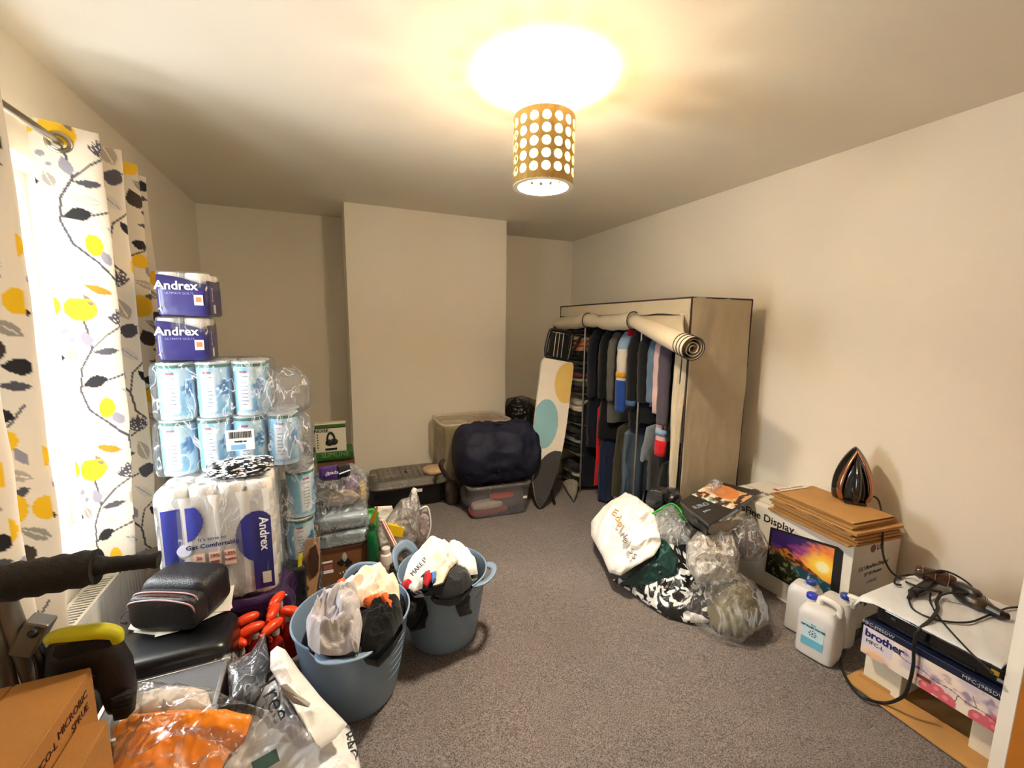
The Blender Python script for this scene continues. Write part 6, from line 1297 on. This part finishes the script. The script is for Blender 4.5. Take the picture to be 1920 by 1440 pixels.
cable('power_cord', 'thick black cord running from the white cloth down to the carpet loop', [PZ(1765, 1112, CVT+.02), PZ(1756, 1128, CVT+.015), PZ(1758, 1142, CVT+.01), PZ(1745, 1162, CVT+.006), PX(1722, 1182, 2.10), PX(1714, 1210, 2.115), PX(1712, 1250, 2.12), PX(1702, 1290, 2.12), PX(1690, 1308, 2.115), PZ(1660, 1318, .02), PZ(1620, 1308, .018), PZ(1592, 1280, .018), PZ(1578, 1250, .018), PZ(1580, 1225, .018), PZ(1597, 1205, .018), PZ(1612, 1190, .02), PZ(1618, 1170, .025), PZ(1605, 1156, .03), PZ(1590, 1162, .02), PZ(1585, 1185, .018)], .0062)
cable('dryer_cord', 'thin black cord curving across the white cloth from the hair dryer', [PZ(1703, 1122, CVT+.010), PZ(1712, 1142, CVT+.004), PZ(1740, 1157, CVT+.003), PZ(1780, 1166, CVT+.003), PZ(1820, 1166, CVT+.003), PZ(1850, 1155, CVT+.004), PZ(1868, 1148, CVT+.006), PZ(1890, 1140, CVT+.006), PZ(1915, 1138, CVT+.006)], .0038)
cable('second_cord', 'thin black cord falling diagonally over the cloth to the printer front', [PZ(1745, 1112, CVT+.02), PZ(1744, 1126, CVT+.006), PZ(1752, 1145, CVT+.004), PZ(1775, 1175, CVT+.003), PZ(1810, 1213, CVT+.003), PZ(1840, 1243, CVT+.003), PX(1862, 1262, 2.10)], .0036)
cable('looped_cord', 'black cord looping behind the dryer barrel towards the wall', [PZ(1690, 1097, CVT+.006), PZ(1678, 1094, CVT+.006), PZ(1682, 1082, CVT+.01), PZ(1705, 1078, CVT+.012), PZ(1730, 1076, CVT+.075), PZ(1765, 1070, CVT+.085), PZ(1795, 1080, CVT+.06), PZ(1822, 1100, CVT+.05), PZ(1815, 1112, CVT+.05), PZ(1780, 1112, CVT+.04), PZ(1760, 1118, CVT+.02)], .0042)

# ------------------------------------------------------------------ water containers
JUG = mat('jug_plastic', '#efebe8', .3, var=.03, trans=.22); CAPB = mat('cap_blue', '#2438b8', .35, coat=.2); CAPD = mat('cap_navy', '#2a4390', .4)
def jug(label, x, y, rz, h=.30, w=.16, d=.135, cap=CAPB, lab=False, handle=True, capx=-.045):
    t = thing('water_container', label, 'container', (x, y, .003), rz, 'plastic water containers')
    prof = [(.88, .0), (.97, .006), (1, .025), (1, h*.62), (.995, h*.72), (.90, h*.80), (.72, h*.86), (.40, h*.88)]; G = []
    for s, z in prof:
        G.append([(w/2*s*math.copysign(abs(math.cos(a))**.35, math.cos(a)), d/2*s*math.copysign(abs(math.sin(a))**.35, math.sin(a)), z) for a in np.linspace(0, 2*math.pi, 56, endpoint=False)])
    G = np.array(G); m = M().grid(G.transpose(1, 0, 2), closeu=True); k = len(prof); m.f.append(tuple(i*k for i in range(56))[::-1]); m.f.append(tuple(i*k+k-1 for i in range(56))); m.mi += [0, 0]
    obj('body', m, JUG, t, smooth=2)
    obj('neck', M().lathe([(.021, 0), (.021, .03), (0, .03)], 24, t=(capx, 0, h*.84), caps=False), JUG, t, smooth=2)
    cm = M().lathe([(0, 0), (.0225, 0), (.0235, .004), (.0235, .018), (.020, .022), (0, .022)], 30, t=(capx, 0, h*.84+.022)); obj('cap', cm, cap, t, smooth=2)
    if handle:
        hpts = spline([(capx+.032, 0, h*.83), (capx+.040, 0, h*.97), (capx+.060, 0, h*1.0), (w*.30, 0, h*.985), (w*.42, 0, h*.93), (w*.43, 0, h*.80)], 6); obj('handle', M().tube(hpts, .0150, 14, flat=1.0), mat('jug_handle', '#e6e0da', .35), t, smooth=True)
    if lab:
        obj('label', M().box((-.005, -d/2-.0008, h*.42), (.092, .0012, .125)), mat('label_pale', '#c9e2ea', .4), t); obj('label_base', M().box((-.005, -d/2-.0016, h*.42-.042), (.092, .0012, .04)), mat('label_blue', '#6cb8d4', .4), t)
        text('DISTILLED WATER', .0125, mat('label_ink', '#2c4a5a', .5), t, (-.005, -d/2-.0025, h*.42+.038), FRONT, bold=.0004); text('Pure', .010, mat('label_ink', ''), t, (-.005, -d/2-.0025, h*.42+.052), FRONT)
        for i in range(8): a = i*math.pi/4; obj('emblem_dot', M().box((-.005+.014*math.cos(a), -d/2-.0025, h*.42+.008+.014*math.sin(a)), (.005, .001, .005), R=roty(-a)), mat('label_ink', ''), t)
        obj('emblem_dot', M().box((-.005, -d/2-.0025, h*.42+.008), (.007, .001, .007)), mat('label_ink', ''), t)
    return t
jug('front plastic water container with a pale blue label and bright blue cap', 2.165, 1.135, -1.40, .295, .165, .145, CAPB, True, capx=-.050)
jug('plastic water container behind and left with a navy cap against the carton', 2.262, 1.275, -1.35, .30, .14, .12, CAPD, False, False, capx=.02)
jug('plastic water container at the right rear with a navy cap', 2.335, 1.16, -1.45, .275, .15, .12, CAPD, False, True, capx=.03)
fn = thing('clear_funnel', 'upturned clear cone standing on the left rear water container', 'funnel', tuple(PY(1513, 1108, 1.27)))
obj('cone', M().lathe([(.042, -.045), (.036, .0), (.020, .03), (.008, .055), (.003, .085)], 30, caps=False), film('cone_clear', '#eef2fa', .28, .4, 10, .08), fn, smooth=True, solid=.0015)

# ------------------------------------------------------------------ pile of bags in front of the wardrobe
wb2 = thing('cloth_bag', 'large white drawstring bag with gold and grey lettering at the left of the pile', 'bag')
def lz_(name, matl, parent, l, top, bot, amp, freq, seed, nrm=(-.35, -.55, .75), **k): return obj(name, pillow([PZ(*p) for p in l], top, bot, amp, freq, seed, nrm=nrm, **k), matl, parent, smooth=True)
WCL = mat('cotton_white', '#f1ece4', .85, bump=.3, bscale=200, var=.03)
lz_('bag', WCL, wb2, [(1172, 924, .38), (1196, 938, .40), (1226, 958, .40), (1234, 990, .38), (1240, 1020, .33), (1226, 1042, .29), (1190, 1062, .22), (1164, 1080, .15), (1142, 1074, .12), (1130, 1045, .12), (1108, 1005, .14), (1108, 980, .18), (1130, 952, .28)], .085, .13, .036, 6, 501, segs=170, rings=42)
td = basis((.45, -.85, -.25), (.6, .3, .55))
for i, ch in enumerate('Edelweiss'):
    p = PZ(1152+i*4.4+2*math.sin(i), 965+i*10, .40-.012*i); n_ = Vector((-.35, -.55, .75))*.028
    text(ch, .066, mat('gold_print', '#b9842c', .5) if i < 3 else mat('grey_text', '#7b6a5c', .5), wb2, tuple(p+n_), td, ext=.006)
gr_ = thing('plastic_bag', 'dark green glossy plastic bag wedged under the white drawstring bag', 'bag')
GRB = mat('green_bag', '#0e3834', .22, coat=.4, bump=.35, bscale=16, var=.25)
lz_('bag', GRB, gr_, [(1160, 1096, .06), (1178, 1080, .12), (1205, 1060, .20), (1232, 1035, .27), (1240, 1006, .33), (1258, 1025, .32), (1272, 1048, .26), (1268, 1080, .18), (1240, 1095, .12), (1200, 1102, .07)], .04, .06, .016, 9, 502, segs=140, rings=32)
bw2 = thing('patterned_bag', 'big black and white leaf-patterned bag under the whole pile', 'bag')
BWM = mat('bw_leaf', '#e6e4e2', .35, coat=.2, bump=.2, bscale=20)
nt = BWM.node_tree; vv = nt.nodes.new('ShaderNodeTexNoise'); vv.inputs['Scale'].default_value = 9; vv.inputs['Detail'].default_value = 1.0; vv.inputs['Distortion'].default_value = 2.5
tc_ = nt.nodes.new('ShaderNodeTexCoord'); nt.links.new(tc_.outputs['Object'], vv.inputs['Vector'])
cr = nt.nodes.new('ShaderNodeValToRGB'); cr.color_ramp.interpolation = 'CONSTANT'; cr.color_ramp.elements[0].color = (.008, .008, .009, 1); cr.color_ramp.elements[1].color = (.72, .71, .70, 1); cr.color_ramp.elements[1].position = .52
nt.links.new(vv.outputs['Fac'], cr.inputs[0]); nt.links.new(cr.outputs[0], nt.nodes['Principled BSDF'].inputs['Base Color'])
lz_('bag', BWM, bw2, [(1148, 1088, .02), (1180, 1108, .02), (1215, 1135, .01), (1250, 1157, .01), (1290, 1168, .01), (1330, 1168, .02), (1350, 1100, .12), (1330, 1040, .25), (1290, 1000, .34), (1255, 1005, .34), (1250, 1040, .26), (1215, 1080, .14)], .06, .05, .016, 7, 503, segs=170, rings=40)
zi = thing('zip_bag', 'clear zip bag with a bright green top edge standing behind the white bag', 'bag')
lz_('film', film('zip_film', '#e2e6e2', .22, .6, 14, .12), zi, [(1224, 962, .40), (1240, 950, .44), (1262, 945, .46), (1282, 965, .44), (1298, 1000, .38), (1292, 1020, .34), (1262, 1022, .32), (1234, 1010, .34)], .05, .05, .018, 10, 504, segs=130, rings=30)
lz_('grey_contents', mat('zip_contents', '#8e8c8a', .5, bump=.4, bscale=24, var=.3), zi, [(1234, 968, .39), (1258, 958, .41), (1280, 980, .39), (1290, 1010, .34), (1260, 1014, .32), (1238, 1002, .34)], .03, .05, .014, 12, 505)
obj('green_edge', M().tube(spline([PZ(1222, 963, .415), PZ(1240, 953, .455), PZ(1258, 944, .48), PZ(1272, 952, .475), PZ(1284, 970, .455), PZ(1294, 985, .43)], 7), .007, 10, flat=.6), mat('zip_green', '#1f9a2c', .35, coat=.3), zi, smooth=True)
lz_('green_lip', film('green_film', '#4fae55', .3, .5, 14, .1, '#2f9a3c'), zi, [(1226, 966, .41), (1244, 956, .44), (1260, 948, .46), (1276, 962, .45), (1288, 984, .42), (1270, 972, .42), (1254, 962, .42), (1238, 970, .41)], .012, .01, .006, 14, 506, segs=70, rings=14)
bk = thing('book_pack', 'black and orange printed pack in clear film lying on top of the pile', 'pack')
cs_ = [PZ(1275, 940, .56), PZ(1330, 983, .56), PZ(1428, 922, .545), PZ(1338, 900, .585)]
def bil(u, v): return cs_[0].lerp(cs_[1], v).lerp(cs_[3].lerp(cs_[2], v), u)
sl_ = [tuple(bil(u, v)) for u, v in ((0, 0), (0, 1), (1, 1), (1, 0))]
nrm_ = (cs_[3]-cs_[0]).cross(cs_[1]-cs_[0]).normalized(); nrm_ = nrm_ if nrm_.z > 0 else -nrm_
obj('cover', slab([Vector(p) for p in sl_], .014, nrm_), mat('cover_black', '#221e1b', .35, coat=.3), bk, bevel=.002)
U, V = np.meshgrid(np.linspace(.0, .97, 90), np.linspace(.02, .98, 70), indexing='ij')
PPb = np.array([[tuple(bil(a, b)+nrm_*.0012) for b in np.linspace(.02, .98, 70)] for a in np.linspace(0.0, .97, 90)])
o = obj('printed_cover', M().grid(PPb), PRINT, bk, smooth=True)
nC = fbm(np.stack([U*7, V*6, U*0], -1), 11); nD = fbm(np.stack([U*16, V*14, U*0], -1), 12)
c = np.ones(U.shape+(3,))*np.array(hx('#26211e')); pic = (U > .30+.10*V) & (U < .86); c = np.where(pic[..., None], lp(np.ones(U.shape+(3,))*np.array(hx('#d9b07c')), '#7ea39c', np.clip((.55-U)*6+(nC-.5)*4, 0, 1)), c)
c = np.where((pic & (nD > .56))[..., None], np.array(hx('#4a2c22')), c); c = np.where((pic & (nD < .40) & (U < .62))[..., None], np.array(hx('#e9dccb')), c); c = mix(c, hx('#d9884a'), ell(U, V, .72, .45, .17, .36, .2)); c = mix(c, hx('#e3a06a'), ell(U, V, .70, .35, .08, .16, .2))
at = o.data.color_attributes.new('Col', 'FLOAT_COLOR', 'POINT'); at.data.foreach_set('color', np.concatenate([c.reshape(-1, 3), np.ones((U.size, 1))], 1).ravel())
dU, dV = (cs_[3]-cs_[0]).normalized(), (cs_[0]-cs_[1]).normalized()
text('NURO', .05, mat('grey_print', ''), bk, tuple(bil(.15, .45)+nrm_*.003), np.array([list(dU), list(dV), list(nrm_)]).T); text('pure', .03, mat('grey_print', ''), bk, tuple(bil(.15, .66)+nrm_*.003), np.array([list(dU), list(dV), list(nrm_)]).T)
obj('film_tuft', pillow([PZ(1322, 915, .60), PZ(1328, 902, .62), PZ(1342, 898, .63), PZ(1356, 906, .62), PZ(1352, 918, .60), PZ(1336, 922, .59)], .03, .03, .016, 16, 508, nrm=(-.3, -.6, .7)), WRAP2, bk, smooth=True)
o = lz_('folded_blanket', cloth('blanket_grey', '#a49c92', .3), None, [(1318, 990, .48), (1345, 985, .50), (1385, 958, .50), (1398, 962, .48), (1396, 980, .45), (1370, 1000, .42), (1345, 1015, .40)], .05, .06, .012, 8, 509); tag(o, 'grey folded blanket under the orange printed pack', 'blanket')
o = lz_('black_pouch', mat('pouch_black', '#1a1716', .4, bump=.3, coat=.3), None, [(1278, 946, .53), (1300, 965, .53), (1330, 988, .52), (1326, 1000, .46), (1300, 985, .47), (1280, 965, .47)], .02, .10, .004, 8, 510, nrm=(-.3, -.4, .8)); tag(o, 'black pouch showing under the left edge of the printed pack', 'pouch')
gb2 = thing('clear_bag', 'clear bag of grey and plum clothes leaning on the monitor carton', 'bag')
lz_('clothes', mat('plum_grey', '#6f666a', .8, bump=.4, bscale=20, var=.25), gb2, [(1350, 1005, .40), (1372, 988, .43), (1402, 975, .45), (1428, 1005, .38), (1436, 1030, .32), (1420, 1046, .28), (1390, 1046, .28), (1362, 1035, .32)], .05, .10, .016, 8, 511, segs=130, rings=30)
lz_('film', WRAP2, gb2, [(1346, 1002, .41), (1372, 982, .45), (1404, 966, .47), (1430, 1000, .40), (1442, 1030, .33), (1424, 1052, .28), (1388, 1052, .28), (1356, 1040, .32)], .07, .10, .022, 8, 512, segs=140, rings=32)
bb = thing('bubble_wrap_bundle', 'bright crumpled bubble wrap bundle in the middle of the pile', 'bundle')
lz_('contents', mat('beige_content', '#b5a896', .6, bump=.4, bscale=24, var=.35), bb, [(1294, 1020, .37), (1312, 1002, .41), (1340, 996, .42), (1366, 1012, .39), (1380, 1045, .33), (1376, 1080, .26), (1350, 1090, .24), (1312, 1082, .26), (1294, 1055, .30)], .08, .12, .018, 9, 513, segs=130, rings=30)
lz_('bubble_wrap', film('bubble_film', '#ffffff', .42, .9, 16, .1, '#f4efe8'), bb, [(1286, 1022, .38), (1306, 998, .42), (1340, 990, .43), (1372, 1006, .40), (1388, 1045, .33), (1382, 1088, .25), (1350, 1098, .22), (1306, 1090, .24), (1286, 1060, .30)], .10, .12, .030, 10, 514, segs=170, rings=40)
cl2 = thing('clear_bag', 'big clear plastic bag holding olive clothing at the front of the pile', 'bag')
lz_('clothes', mat('olive_clothes', '#6a6048', .85, bump=.4, bscale=14, var=.2), cl2, [(1312, 1110, .10), (1330, 1088, .18), (1370, 1078, .24), (1405, 1100, .22), (1426, 1145, .14), (1418, 1180, .08), (1388, 1196, .04), (1345, 1184, .02), (1318, 1150, .04)], .085, .05, .020, 6, 515, segs=150, rings=34)
lz_('film', film('clear_bag_film', '#fdfdfc', .05, .30, 6, .08), cl2, [(1276, 1128, .08), (1296, 1092, .18), (1330, 1072, .24), (1372, 1062, .28), (1412, 1090, .24), (1440, 1140, .14), (1440, 1172, .06), (1392, 1207, .02), (1345, 1198, .01), (1305, 1172, .02), (1280, 1150, .04)], .11, .05, .026, 6, 516, segs=180, rings=44)
